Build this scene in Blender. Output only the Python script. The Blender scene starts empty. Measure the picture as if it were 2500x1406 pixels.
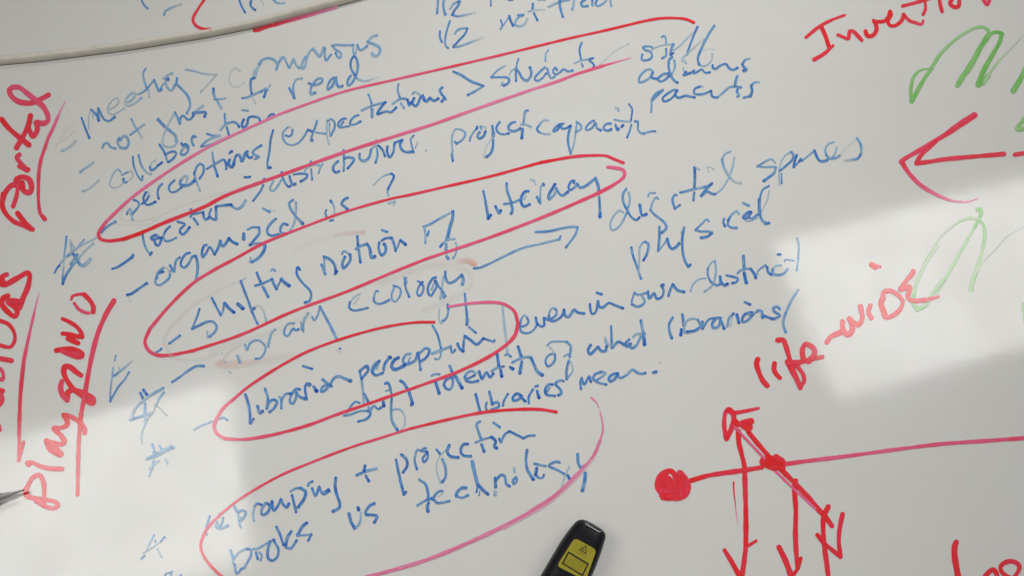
import bpy, bmesh, math, random
import numpy as np
from mathutils import Vector, Matrix

# ------------------------------------------------------------ camera
scene = bpy.context.scene
COL = scene.collection
PITCH = math.radians(22.0)      # tilt away from straight down
CAM_H = 0.433                   # metres above the table
LENS = 28.0
F_PX = 2500.0 / 36.0 * LENS
cam_data = bpy.data.cameras.new("camera")
cam = bpy.data.objects.new("camera", cam_data)
COL.objects.link(cam)
cam.location = (0, 0, CAM_H)
cam.rotation_euler = (PITCH, 0, 0)
cam_data.lens = LENS
cam_data.sensor_width = 36.0
cam_data.sensor_fit = 'HORIZONTAL'
cam_data.clip_start = 0.01
cam_data.clip_end = 50.0
scene.camera = cam

# ------------------------------------------------------------ world and lamps
world = bpy.data.worlds.new("World")
scene.world = world
world.use_nodes = True
bg = world.node_tree.nodes["Background"]
bg.inputs[0].default_value = (1.0, 0.993, 0.972, 1)
bg.inputs[1].default_value = 0.205
scene.view_settings.view_transform = 'Standard'
scene.view_settings.look = 'None'
scene.view_settings.exposure = 0.0
scene.view_settings.gamma = 1.0
scene.cycles.transparent_max_bounces = 24

FWD = np.array([0, math.sin(PITCH), -math.cos(PITCH)])
UP = np.array([0, math.cos(PITCH), math.sin(PITCH)])
RT = np.array([1.0, 0, 0])

def table_point(u, v, z=0.0):
    """point of the photograph (2500 x 1406) measured on the table at height z"""
    d = RT * ((u - 1250) / F_PX) - UP * ((v - 703) / F_PX) + FWD
    t = (z - CAM_H) / d[2]
    p = np.array([0, 0, CAM_H]) + d * t
    return p

CEIL = 1.75
def mirror_point(u, v):
    """where on the ceiling the glossy board mirrors that point"""
    d = RT * ((u - 1250) / F_PX) - UP * ((v - 703) / F_PX) + FWD
    t = (CEIL + CAM_H) / -d[2]
    p = np.array([0, 0, CAM_H]) + d * t
    p[2] = CEIL
    return p

def troffer(name, corner, along, across, length, width, radiance):
    ld = bpy.data.lights.new(name, 'AREA')
    ld.shape = 'RECTANGLE'
    ld.size = length; ld.size_y = width
    ld.energy = radiance * math.pi * length * width
    ld.color = (1.0, 0.993, 0.962)
    o = bpy.data.objects.new(name, ld)
    COL.objects.link(o)
    c = corner + along * length / 2 + across * width / 2
    o.location = c
    o.rotation_euler = (0, 0, math.atan2(along[1], along[0]))
    return o

a0 = mirror_point(557, 931); a1 = mirror_point(648, 1362)
b0 = mirror_point(1884, 592)
row = (b0 - a0) / np.linalg.norm(b0 - a0)
down = np.array([row[1], -row[0], 0])
LAMP_W = float(np.linalg.norm(a1 - a0))
LAMP_L = 1.2
RAD = 5.6
troffer("ceiling_lamp", a0 - row * LAMP_L, row, down, LAMP_L, LAMP_W, RAD)
troffer("ceiling_lamp", b0, row, down, LAMP_L, LAMP_W, RAD)
# a downlight added beyond the table to brighten the middle; no such lamp seen
sl = bpy.data.lights.new("fill_spot", 'SPOT')
sl.energy = 218.0; sl.shadow_soft_size = 0.2; sl.spot_size = math.radians(18); sl.spot_blend = 1.0
sl.color = (1.0, 1.0, 1.0)
so = bpy.data.objects.new("fill_spot", sl); COL.objects.link(so)
so.location = (0.95, 2.35, 1.30)
aim = Vector(table_point(1300, 575)) - Vector(so.location)
so.rotation_euler = aim.to_track_quat('-Z', 'Y').to_euler()

# ------------------------------------------------------------ helpers
def nodes_of(name):
    m = bpy.data.materials.new(name)
    m.use_nodes = True
    nt = m.node_tree
    nt.nodes.clear()
    out = nt.nodes.new('ShaderNodeOutputMaterial')
    return m, nt, out

class NT:
    def __init__(self, nt): self.nt = nt
    def n(self, kind, **kw):
        nd = self.nt.nodes.new(kind)
        for k, v in kw.items():
            if hasattr(nd, k): setattr(nd, k, v)
        return nd
    def set(self, sock, v):
        if hasattr(v, 'is_output') or isinstance(v, bpy.types.NodeSocket): self.nt.links.new(v, sock)
        else: sock.default_value = v
    def math(self, op, a, b=0.0, clamp=False):
        nd = self.n('ShaderNodeMath', operation=op); nd.use_clamp = clamp
        self.set(nd.inputs[0], a); self.set(nd.inputs[1], b)
        return nd.outputs[0]
    def mix(self, f, a, b, blend='MIX'):
        nd = self.n('ShaderNodeMix', data_type='RGBA', blend_type=blend)
        self.set(nd.inputs[0], f); self.set(nd.inputs[6], a); self.set(nd.inputs[7], b)
        return nd.outputs[2]
    def noise(self, vec, scale, detail=3, rough=0.5):
        nd = self.n('ShaderNodeTexNoise')
        if vec is not None: self.set(nd.inputs['Vector'], vec)
        nd.inputs['Scale'].default_value = scale
        nd.inputs['Detail'].default_value = detail
        nd.inputs['Roughness'].default_value = rough
        return nd.outputs[0]
    def ramp(self, f, lo, hi, a=0.0, b=1.0):
        nd = self.n('ShaderNodeMapRange')
        self.set(nd.inputs[0], f)
        for i, v in enumerate((lo, hi, a, b)): nd.inputs[i + 1].default_value = v
        return nd.outputs[0]

def board_material():
    m, nt, out = nodes_of("dry_erase_laminate"); N = NT(nt)
    co = N.n('ShaderNodeTexCoord').outputs['Object']
    big = N.noise(co, 5.0, 4, 0.55)
    mid = N.noise(co, 26.0, 5, 0.6)
    fine = N.noise(co, 1600.0, 2, 0.5)
    col = N.mix(N.ramp(big, 0.3, 0.7), (0.735, 0.725, 0.690, 1), (0.765, 0.762, 0.735, 1))
    # greenish and pinkish ghosts of wiped ink
    col = N.mix(N.ramp(mid, 0.42, 0.72, 0, 0.35), col, (0.73, 0.70, 0.67, 1))
    col = N.mix(N.ramp(fine, 0.35, 0.65, 0, 0.16), col, (0.66, 0.66, 0.63, 1))
    specks = N.n('ShaderNodeTexVoronoi'); N.set(specks.inputs['Vector'], co); specks.inputs['Scale'].default_value = 22
    near = N.ramp(specks.outputs['Distance'], 0.010, 0.022, 0.7, 0.0)
    col = N.mix(near, col, (0.34, 0.34, 0.36, 1))
    # long faint wipe streaks
    mp = N.n('ShaderNodeMapping'); N.set(mp.inputs[0], co)
    mp.inputs['Rotation'].default_value = (0, 0, 0.5); mp.inputs['Scale'].default_value = (3, 60, 1)
    streak = N.noise(mp.outputs[0], 1.0, 4, 0.6)
    col = N.mix(N.ramp(streak, 0.5, 0.8, 0, 0.22), col, (0.70, 0.69, 0.67, 1))
    p = N.n('ShaderNodeBsdfPrincipled')
    N.set(p.inputs['Base Color'], col)
    smear = N.noise(co, 17.0, 5, 0.62)
    N.set(p.inputs['Roughness'], N.ramp(smear, 0.38, 0.62, 0.072, 0.10))
    N.set(p.inputs['Specular IOR Level'], N.ramp(N.noise(co, 14.0, 6, 0.68), 0.4, 0.6, 0.47, 0.62))
    bmp = N.n('ShaderNodeBump'); bmp.inputs['Strength'].default_value = 1.0
    bmp.inputs['Distance'].default_value = 0.00002
    N.set(bmp.inputs['Height'], N.noise(co, 90.0, 3, 0.5))
    N.set(p.inputs['Normal'], bmp.outputs[0])
    nt.links.new(p.outputs[0], out.inputs[0])
    return m

def plain_material(name, col, rough=0.5, spec=0.5, var=0.06, scale=300.0, bump=0.0):
    m, nt, out = nodes_of(name); N = NT(nt)
    co = N.n('ShaderNodeTexCoord').outputs['Object']
    nz = N.noise(co, scale, 4, 0.6)
    dark = tuple(c * (1 - var * 2) for c in col) + (1,)
    lite = tuple(min(1, c * (1 + var * 2)) for c in col) + (1,)
    p = N.n('ShaderNodeBsdfPrincipled')
    N.set(p.inputs['Base Color'], N.mix(N.ramp(nz, 0.3, 0.7), dark, lite))
    p.inputs['Roughness'].default_value = rough
    p.inputs['Specular IOR Level'].default_value = spec
    if bump:
        b = N.n('ShaderNodeBump'); b.inputs['Strength'].default_value = 1.0; b.inputs['Distance'].default_value = bump
        N.set(b.inputs['Height'], N.noise(co, scale * 4, 2, 0.5)); N.set(p.inputs['Normal'], b.outputs[0])
    nt.links.new(p.outputs[0], out.inputs[0])
    return m

INK = {  # absorption of the ink film (r, g, b), exponent of the blue channel, streak strength
    'b': ((1.68, 0.79, 0.12), 1.0, 0.70),
    'r': ((0.0, 1.75, 1.60), 1.7, 0.16),
    'p': ((0.0, 1.15, 0.55), 1.0, 0.30),
    'g': ((0.74, 0.15, 0.98), 1.0, 0.40),
    'o': ((0.0, 0.85, 1.15), 1.0, 0.50),
    'k': ((0.30, 0.47, 0.46), 1.0, 0.60),
}
def ink_material(key):
    (kr, kg, kb), pw, st = INK[key]
    m, nt, out = nodes_of("marker_ink_" + {'b': 'blue', 'r': 'red', 'p': 'pink', 'g': 'green', 'o': 'orange', 'k': 'grey'}[key]); N = NT(nt)
    d = N.n('ShaderNodeAttribute', attribute_name='dens').outputs['Fac']
    raw = d
    fl = N.n('ShaderNodeAttribute', attribute_name='flow').outputs['Vector']
    nz = N.noise(fl, 1.0, 3, 0.6)
    d = N.math('MULTIPLY', d, N.ramp(nz, 0.33, 0.67, 1.0 - st, 1.0 + st * 0.55))
    def T(k, p=1.0):
        k = 2 * k
        dd = d if p == 1.0 else N.math('POWER', d, p)
        return N.math('POWER', math.e, N.math('MULTIPLY', dd, -k))
    cmb = N.n('ShaderNodeCombineColor')
    N.set(cmb.inputs[0], T(kr)); N.set(cmb.inputs[1], T(kg)); N.set(cmb.inputs[2], T(kb, pw))
    base = {'r': (0.88, 0.74, 0.71, 1), 'p': (0.83, 0.74, 0.72, 1), 'o': (0.87, 0.74, 0.71, 1), 'k': (0.76, 0.74, 0.715, 1)}.get(key, (0.75, 0.74, 0.715, 1))
    p = N.n('ShaderNodeBsdfPrincipled')
    N.set(p.inputs['Base Color'], N.mix(1.0, cmb.outputs[0], base, 'MULTIPLY'))
    p.inputs['Roughness'].default_value = 0.10
    p.inputs['Specular IOR Level'].default_value = 0.60
    tr = N.n('ShaderNodeBsdfTransparent')
    mx = N.n('ShaderNodeMixShader')
    prof = N.n('ShaderNodeAttribute', attribute_name='cover').outputs['Fac']
    film = N.math('MULTIPLY', N.math('MULTIPLY', raw, 5.0, True), prof)
    N.set(mx.inputs[0], film)
    nt.links.new(tr.outputs[0], mx.inputs[1]); nt.links.new(p.outputs[0], mx.inputs[2])
    nt.links.new(mx.outputs[0], out.inputs[0])
    return m
INKMAT = {k: ink_material(k) for k in INK}

def link(name, me, mat, parent=None):
    if mat: me.materials.append(mat)
    o = bpy.data.objects.new(name, me); COL.objects.link(o)
    if parent: o.parent = parent
    return o
def mesh(name, vs, fs, smooth=False):
    me = bpy.data.meshes.new(name); me.from_pydata([tuple(v) for v in vs], [], fs); me.update()
    if smooth:
        for p in me.polygons: p.use_smooth = True
    return me
def thing(name, loc, label, cat):
    o = bpy.data.objects.new(name, None); COL.objects.link(o)
    o.location = loc; o.empty_display_size = 0.02
    o['label'] = label; o['category'] = cat
    return o

# ------------------------------------------------------------ the two whiteboard tables
RISE = 0.0036     # the upper top stands this much higher
M_BOARD = board_material()
M_TRIM = plain_material("table_edge_plastic", (0.74, 0.69, 0.605), 0.42, 0.5, 0.04, 120)
M_UNDER = plain_material("table_underside", (0.25, 0.24, 0.22), 0.7)
lower_px = [(-700, 215), (-400, 195), (-200, 178), (0, 160), (107, 150), (213, 137), (320, 123), (427, 106), (500, 94), (620, 70), (680, 55), (750, 36), (840, 12), (890, -2), (1000, -36), (1150, -84), (1350, -155), (1650, -275)]
upper_px = [(-700, 197), (-400, 176), (-200, 159), (0, 141.5), (107, 131), (213, 118.5), (320, 105), (427, 88), (500, 77), (620, 51.5), (680, 35.5), (750, 16), (825, -4), (890, -23), (1000, -57), (1150, -106), (1350, -178), (1650, -300)]
def smooth_curve(P, step):
    P = [np.array(p, float) for p in P]; out = []
    for i in range(len(P) - 1):
        p0 = P[max(i - 1, 0)]; p1 = P[i]; p2 = P[i + 1]; p3 = P[min(i + 2, len(P) - 1)]
        n = step
        for k in range(n):
            t = k / n
            out.append(0.5 * ((2 * p1) + (-p0 + p2) * t + (2 * p0 - 5 * p1 + 4 * p2 - p3) * t * t + (-p0 + 3 * p1 - 3 * p2 + p3) * t ** 3))
    out.append(P[-1]); return out
lo = [table_point(u, v, 0.0) for u, v in smooth_curve(lower_px, 6)]
hi = [table_point(u, v, RISE) for u, v in smooth_curve(upper_px, 6)]
def slab(name, pts, z, th, mat, parent):
    """a flat top with thickness: pts is its outline, anticlockwise"""
    n = len(pts)
    vs = [(p[0], p[1], z) for p in pts] + [(p[0], p[1], z - th) for p in pts]
    fs = [tuple(range(n)), tuple(range(2 * n - 1, n - 1, -1))] + [(i, i + n, (i + 1) % n + n, (i + 1) % n) for i in range(n)]
    me = mesh(name, vs, fs)
    o = link(name, me, mat, parent); me.materials.append(M_UNDER)
    for p in me.polygons: p.material_index = 0 if p.normal.z > 0.9 or p.normal.z < -2 else 1
    return o
table_low = thing("whiteboard_table", (0, 0, 0), "large white dry-erase tabletop crowded with blue notes ringed in red", "table")
table_high = thing("whiteboard_table", (0, 0, 0), "second dry-erase tabletop in the top left corner, behind the rounded beige edge", "table")
def outward(c):
    ns = []
    for i in range(len(c)):
        t = c[min(i + 1, len(c) - 1)] - c[max(i - 1, 0)]
        n = np.array([t[1], -t[0], 0.0]); ns.append(n / np.linalg.norm(n))
    return ns
lo_n = outward(lo); hi_n = outward(hi)
edge = [p + n * 0.0005 for p, n in zip(lo, lo_n)]
outline = [np.array([edge[0][0] - .1, -0.45, 0]), np.array([0.75, -0.45, 0]), np.array([0.75, edge[-1][1], 0])] + edge[::-1] + [np.array([edge[0][0] - .1, edge[0][1], 0])]
slab("tabletop", outline, 0.0, 0.022, M_BOARD, table_low)
inner = [p - n * 0.0014 for p, n in zip(hi, hi_n)]
outline = inner + [np.array([inner[-1][0], 0.75, 0]), np.array([inner[0][0] - .05, 0.75, 0]), np.array([inner[0][0] - .05, inner[0][1], 0])]
slab("tabletop", outline, RISE, 0.022, M_BOARD, table_high)
vs = []; fs = []; prof = 13
for i in range(len(lo)):
    a = hi[i]; b = lo[i]; n = hi_n[i]
    row_ = [(a - n * 0.0013, RISE - 0.02), (a - n * 0.0013, RISE + 0.00002), (a - n * 0.0010, RISE + 0.00012)]
    for k in range(10):
        t = k / 9 * math.pi / 2
        q = a + (b - a) * math.sin(t)
        row_.append((q, 0.0002 + (RISE - 0.0002 + 0.00012) * math.cos(t)))
    row_.append((b, -0.018))
    for q, z in row_: vs.append((q[0], q[1], z))
m_ = len(row_)
for i in range(len(lo) - 1):
    for k in range(m_ - 1):
        fs.append((i * m_ + k, i * m_ + k + 1, (i + 1) * m_ + k + 1, (i + 1) * m_ + k))
link("edge_trim", mesh("edge_trim", vs, fs, True), M_TRIM, table_high)

# ------------------------------------------------------------ handwriting
INKDATA = r"""
# word colour ox oy scale name | label
@b 150 80 5 meeting | pale blue word "meeting" below the frame strip, upper left
8 .85 245,1040 290,1165 340,1285
5 .25 335,1180 330,1050 350,970 370,940
8 .75 365,940 430,1010 455,1075
8 .8 458,1075 448,990 448,915 500,1030 530,1065 580,1080 650,1030
5 .3 385,1040 385,990
6 .3 590,935 670,890 700,830 680,800 620,830 570,910 570,970 620,1000 700,965 770,920
8 .35 810,850 870,810 905,745 860,740 790,810 775,860 800,890 880,870 975,795
7 .6 1030,440 1003,480 1003,560 1045,690
6 .35 1065,700 1072,790
7 .6 935,755 1010,715 1080,640 1130,578
9 .6 1130,578 1165,660 1195,712 1220,690
6 .5 1195,712 1235,640 1270,610
9 .5 1270,610 1300,680 1340,705 1385,640
8 .35 1245,560 1295,520 1350,495
9 .9 1275,575 1308,580 1300,560
9 .75-.5 1412,555 1405,620 1480,700 1545,780 1570,890 1530,985
@b 150 80 5 greater_than_sign | pale blue greater-than sign after "meeting"
7 .4-.25 1515,450 1620,470 1760,505 1890,515
7 .25 1895,510 1800,620 1700,725
@b 500 0 5 commons | light blue looping word "commons" at the top left
6 .25-.15 430,870 370,835 320,880 300,960 310,1020 350,1060 400,1065 480,1015
8 .35 600,960 592,900 640,830 625,880 620,940 645,840 690,750
9 .5 660,790 690,745 760,715 830,725 880,780 872,850
9 .55 875,840 900,770 960,700 1000,770 1030,830 1060,770 1085,730
9 .45 1085,730 1120,800 1155,832
9 .45 1230,700 1190,770 1185,840 1215,825 1235,770 1250,700 1290,620 1325,600
10 .5 1325,600 1365,650 1400,690 1430,640 1455,590
8 .55 1465,590 1465,670 1480,740 1540,670
8 .55 1555,560 1600,610 1660,650 1655,705 1625,700 1598,650
8 .55 1555,558 1600,550 1700,556 1815,552
7 .5 1805,552 1815,640 1825,690 1845,640 1862,555
9 .55 1862,555 1885,600 1908,612 1980,565
9 .5-.3 2100,435 2040,455 1990,510
11 .55-.4 1990,515 2070,545 2135,590 2135,640 2100,685 2060,680 2045,660
@b 500 0 5 to | blue word "to" before "read"
9 .85 605,955 568,965 558,1040 573,1150
4 .3 590,1200 620,1268
8 .7-.5 455,1200 520,1190 610,1150 690,1115
8 .65 690,1120 740,1085 760,1100
9 .8 745,1110 735,1150 722,1185
5 .4 745,1105 775,1070 800,1040
@b 500 0 5 read | blue word "read" just above the upper pink line
9 .6 1030,1080 1060,1130 1092,1200
8 .7-.4 1095,1200 1078,1100 1088,1020 1120,970 1185,958
9 .65 1270,1020 1330,1040 1420,1010 1435,965 1380,965 1320,1030 1292,1090 1295,1150 1345,1135
9 .75 1605,950 1550,965 1505,1040 1498,1095 1550,1060 1600,960 1612,1030 1640,1065 1680,1050
9 .75 1780,925 1745,990 1748,1045 1790,1020 1840,930 1868,830 1855,730 1825,690 1790,730 1782,820 1830,920
8 .6-.1 1830,920 1880,975 1960,990 2050,970 2120,945
@b 150 80 5 just | blue word "just" in the third row from the frame
11 .7-.5 1180,1060 1250,1135 1310,1185 1390,1260 1405,1330
7 .35 1405,1330 1380,1380 1320,1395 1255,1380 1235,1310 1280,1170 1330,1070 1385,975
9 .65 1385,975 1420,1045 1445,1110
8 .75 1445,1105 1460,1030 1490,1015 1540,1060 1580,1050 1610,1010
9 .35 1730,890 1660,940 1605,980
9 .8 1605,985 1680,975 1760,975 1748,1025
10 .85-.3 1855,685 1862,760 1900,830 1950,920
7 .6-.3 1865,810 1930,812 2000,800
@b 150 80 5 not | blue word "not" left of "just"
8 .55 500,1405 520,1360 560,1345 600,1395 660,1415
9 .6 700,1285 685,1340 720,1400 790,1405 820,1350 800,1280 765,1260 715,1315
8 .7-.4 855,1055 885,1120 910,1165
8 .4-.2 930,1195 985,1285
7 .75-.3 840,1248 920,1185 1010,1120
@b 150 80 5 collaboration | blue word "collaboration" cut off by the upper pink line
5 .9 1195,1370 1215,1400
9 .7 1465,1350 1490,1385 1540,1380 1545,1420
7 .65 1640,1272 1595,1280 1590,1330 1610,1370
8 .75-.4 1780,1235 1850,1255 1930,1255
8 .35-.8 1930,1260 1830,1290 1750,1340 1705,1390
6 .7-.1 1705,1390 1800,1370 1900,1325 2010,1260
7 .6 1990,990 2002,1110
8 .85 2018,1155 2045,1250
8 .5-.9 1940,1190 2010,1115 2100,1090 2140,1110 2170,1150
9 .9 2225,1060 2203,1120 2225,1165 2265,1120 2285,1040 2340,1025 2410,1045 2425,1085
7 .5 2205,945 2275,952
@b 500 0 5 fragment | cut-off blue letters on the upper board beside the red arc
7 .8 420,0 445,70 490,155
9 .9 565,15 555,60 575,95 615,125
4 .2 685,0 720,70
7 .6-.3 835,0 870,35 910,45 970,40
@r 0 0 1 arc | red open arc on the upper board
7 .9 503,-6 482,25 471,48 478,63 495,71 514,72
@b 0 0 1 hook | small blue hook on the upper board at the top edge
7 .7 344,-4 350,10 355,17 361,21
@b 0 0 1 dash | blue dash on the upper board left of the red arc
8 .7-.2 400,38 403,29 415,21 442,11
@r 500 0 5 underline | red streak half tucked under the frame strip
9 .95 605,376 650,372 720,346 900,290
10 .85-.3 850,305 1100,235 1400,148 1600,95
@b 950 0 5 fraction | upper blue "1/2" cut by the top edge
8 .6 598,-10 592,80 585,165
9 .6 672,-10 662,60 668,120 685,180
8 .45-.8 745,110 790,50 860,20 
8 .85 860,20 850,60 800,130 770,185
8 .8-.15 770,185 820,200 900,192 1050,158
@b 950 0 5 fraction | lower blue "1/2" above the upper pink line
7 .8 620,385 618,440 625,480 645,515
7 .7 742,260 705,370 685,480 690,560 722,590
8 .4-.8 800,415 840,370 890,350 955,350
8 .9 955,350 930,410 850,500 785,572
8 .8-.1 785,575 850,570 940,540 1040,500 1150,462
@b 950 0 5 not | blue word "not" on the right of the "1/2"s
6 .8 1362,250 1382,310 1362,358
5 .6 1362,358 1410,290 1465,200
9 .95 1465,200 1485,260 1515,315
8 .7-.3 1575,188 1610,182 1645,180
8 .8-.2 1635,190 1580,215 1542,270 1548,310 1590,322 1650,300 1685,235
8 .8 1755,50 1752,120
8 .7 1768,165 1810,250
6 .4-.15 1700,145 1780,125 1900,122
@b 950 0 5 fragment | cut-off blue word beginning with T at the top edge
6 .8 1240,-5 1243,75
10 .9 1460,-4 1500,-4
8 .5 1820,-4 1900,-3
8 .4-.6 1945,88 2040,45 2120,15 2200,-2
9 .8 2085,-5 2083,60 2100,140 2122,210
8 .5 2258,-5 2250,60 2235,120
8 .9-.6 2400,-5 2345,40 2360,78 2425,75
@b 950 0 5 students | blue word "students" between the two upper pink lines
7 .25-.8 1420,805 1340,850 1280,905 1248,945
8 .8 1248,945 1340,945 1440,950 1468,975 1450,1020 1400,1045
5 .6 1368,1045 1385,1010
6 .7 1580,722 1560,780 1552,835
8 .8 1548,870 1550,990
6 .3-.6 1470,915 1495,865 1550,840
9 .8 1550,840 1590,890 1630,960 1680,985 1725,940 1738,880 1720,825
8 .7 1900,825 1830,890 1778,955 1800,990 1860,965 1915,900
6 .6 1945,612 1915,655 1908,745
8 .7 1930,840 1950,910 1980,955 2020,940
8 .8 2050,860 2030,830 2002,870 2030,910 2080,890 2130,850 2180,872 2240,865
7 .8 2350,527 2325,600 2345,740
7 .6 2350,780 2365,815
6 .3-.6 2260,775 2340,742 2430,728
@b 950 0 5 greater_than_sign | blue greater-than sign after "expectations"
9 .8 785,878 880,920 990,990 1150,1052
8 .8 1150,1052 1060,1110 962,1162
@k 100 290 5 faint_dashes | faint grey double dash at the start of the "meeting" row
4 .12 270,170 310,125
4 .16 190,345 200,310 300,240 405,155
4 .1 230,240 300,170 400,60
@b 100 290 5 dash | faint blue-grey dash below the double dash, left of "not"
9 .35-.2 255,390 340,350 400,300 420,270
@b 100 290 5 dash | pale blue dash left of "not just to read"
8 .5-.3 478,655 520,615 580,580 638,535
@b 100 290 5 dash | palest blue dash, in front of "collaboration"
8 .35-.25 505,885 580,860 640,810 705,755
@b 100 290 5 collaboration2 | +collaboration
6 .5-.2 975,655 940,618 890,660 850,750 840,810 880,840 950,830 1010,780
6 .6 985,688 1060,650
6 .25 1060,650 1110,640 1120,690 1080,750 1040,770
8 .7 1040,775 1010,765 1008,735
7 .75 1122,465 1130,560 1180,690 1230,755 1240,700
8 .75-.35 1192,445 1215,540 1250,610 1290,655 1345,675
7 .25 1400,505 1350,540 1330,590
9 .8 1330,590 1345,625 1400,600 1430,565
9 .9 1430,570 1475,535
8 .85 1448,318 1490,380 1520,440 
8 .5 1520,440 1535,500 1552,530
8 .85 1552,530 1610,490 1650,420 1620,400 1570,410 1520,435
8 .7 1715,305 1735,325
8 .55-.85 1770,330 1730,370 1705,430 1745,440 1795,390 1795,330 1760,310
7 .65 1890,220 1860,210 1840,240 1845,280 1862,325
@b 100 290 5 perceptions | blue word "perceptions" inside the top pink loop
7 .8-.3 1048,1165 1060,1130 1090,1100 1110,1170
8 .7 1105,1170 1160,1110 1195,1050 1180,1010 1135,990
7 .35 1075,1120 1120,1235
8 .9 1230,1040 1290,990 1320,935
6 .3 1320,935 1310,890 1280,900
9 .9 1280,900 1250,970 1270,1030 1310,1050 1395,1015
8 .8 1480,795 1445,830 1425,900 1438,975
8 .85 1630,750 1580,800 1560,850 1590,895 1640,890 1715,840
6 .5 1710,800 1770,790 1785,735
8 .35 1785,735 1780,700 1745,705 1710,750
9 .85 1705,750 1700,800 1740,820 1810,805 1870,760
8 .8 1870,660 1880,710 1865,765
7 .5 1880,690 1900,770 1940,880
8 .75 1870,680 1900,590 1940,550 1985,580 1980,660 1935,730
7 .7 2093,410 2100,490 2115,545
9 .85 2120,590 2155,700
8 .85 2025,612 2130,550 2230,500 2260,560 2262,612
9 .85 2305,500 2290,560 2330,595 2360,540 2375,460 2420,440 2450,520 2500,430 2520,400
8 .8 2300,425 2320,395 2332,402
@b 550 200 5 perceptions3 | +perceptions
9 .85 95,1000 140,890 175,900 205,965 250,860 290,925 325,920
8 .8 440,775 370,820 335,855 345,880 410,915
7 .6 340,885 410,915 365,940
9 .85 45,960 40,1000 80,1035 105,1000
7 .9 55,865 80,845
8 .85 585,590 555,700 540,850 515,990 520,1050
9 .9 520,1050 550,1045
@b 550 200 5 collaboration4 | +collaboration
8 .85 520,440 555,400 592,398
@b 550 200 5 expectations | blue word "expectations" between the two upper pink lines
7 .8 735,655 785,665 815,635 820,590
6 .2 820,580 800,550 760,555
7 .55-.75 760,555 710,610 705,690 750,755 820,770 890,745 960,670 1000,600
8 .8 1010,585 1060,605
7 .5 1105,618 1225,632
8 .65-.9 1120,475 1095,560 1060,650 1048,720 1065,712
7 .35 1245,470 1240,560 1245,680 1268,760
8 .75 1250,480 1290,455 1330,490 1335,560 1285,655
5 .55 1285,655 1270,590 1275,510
7 .6 1405,530 1440,490
8 .7 1470,450 1430,455 1385,495 1378,530 1400,555 1450,550 1510,540
8 .8 1625,405 1570,430 1525,490 1530,520 1580,520 1650,485
8 .75 1745,155 1770,210 1790,285
8 .8 1785,330 1792,430
6 .5 1805,330 1800,425
8 .55-.6 1665,350 1760,305 1850,275 1955,250
9 .9 1955,250 1910,300 1855,395 1930,370 1975,360 2020,370 2085,315
7 .7 2115,30 2105,100 2130,190
8 .55 2145,260 2180,320
8 .5-.8 2040,270 2110,220 2180,205 2225,220
10 .9 2225,220 2245,290 2262,255
7 .75-.3 2285,150 2310,125 2370,150
9 .85 2305,200 2285,260 2325,297 2360,250 2390,175 2430,230
@b 950 0 5 expectations2 | +expectations
10 .9 410,1165 450,1240 500,1200
9 .85 500,1200 550,1230 600,1205
9 .85 650,1070 618,1100 640,1150 690,1215 665,1215 642,1242
@b 550 200 5 distributors | blue scrawled word "distributors" below the lower pink line
8 .7 470,1190 480,1188
8 .7 690,1100 683,1120
7 .5 590,1210 560,1260 545,1310 580,1330 640,1270 680,1200
8 .85 700,1170 740,1245 775,1280 795,1270
9 .85 785,1150 800,1215 830,1255 855,1245
8 .85 835,1130 920,1120 1000,1130 990,1170 920,1215
8 .7 1045,970 1040,1000
8 .7 1048,1065 1060,1190
7 .4 970,1085 1010,1040 1080,1010 1150,1020
6 .5 1190,1000 1160,1050 1140,1115
9 .85 1375,970 1330,1010 1315,1060 1345,1105 1390,1090
8 .75 1445,835 1447,850
8 .7 1450,900 1450,990 1445,1085
9 .9 1450,935 1500,920 1570,940 1550,990 1495,1055
9 .7 1640,880 1640,930 1690,968 1750,930 1780,830
7 .6 1780,820 1830,785 1870,780
9 .85 1870,780 1920,830 1950,905
8 .7 1850,815 1858,900 1835,985
7 .7 1845,712 1840,725
9 .9 1980,790 1975,850 2005,920 2050,860 2065,760
8 .8 2065,745 2160,710
9 .8 2160,710 2135,760 2150,820 2200,855 2275,855
7 .8 2300,655 2265,700 2280,790 2300,860
5 .3 2350,740 2320,805
6 .3 2450,835 2452,838
@b 550 200 5 hook | small blue dash under "perceptions", above "location"
8 .9 235,1162 275,1165 300,1158
@b 550 200 5 slash | blue slash between "location" and "distributors"
8 .75 465,1260 430,1330 375,1405 340,1450
@b 550 200 5 question_mark | blue question mark above the red literacy loop
6 .3-.6 1810,1260 1900,1170 1980,1130 2030,1120
8 .85 2030,1120 2058,1150 2030,1220 1985,1310
7 .8-.3 1985,1310 1980,1350 1992,1385
@b 1000 200 5 project | blue word "project" right of "distributors"
8 .7 550,730 575,755
7 .4-.75 520,650 560,580 640,590 680,630 650,700 575,755
7 .4-.5 520,650 515,740 525,860 515,900
8 .75 515,880 528,965
7 .8 735,720 740,690 770,630 825,560
7 .85 825,545 820,575
8 .75-.4 865,545 880,575 
6 .3 880,535 920,550 935,600 910,660
9 .9 855,615 830,660 850,690 900,665 925,610
10 .85 1010,540 1018,600 1020,665
9 .85 1020,705 1015,800 990,870 940,915
5 .25 1050,625 980,720 930,820 910,925
8 .85 1100,490 1060,560 1075,610 1130,640 1210,630
9 .8 1290,490 1240,505 1205,560 1230,595 1290,600 1350,570
9 .7 1445,350 1415,360 1400,440 1388,520
7 .4 1360,520 1410,520 1480,550
10 .85 1380,575 1370,685
@b 1000 200 5 capacity | blue word "capacity" right of "project"
8 .3-.8 1690,470 1640,470 1590,520 1555,580 1580,615
7 .8-.2 1580,615 1640,635 1720,635
8 .85 1880,510 1830,520 1770,570 1755,605 1800,590 1850,525 1860,570 1900,570 1965,535
9 .75 1965,540 1940,640 1935,740 1955,830 1968,875
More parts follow.
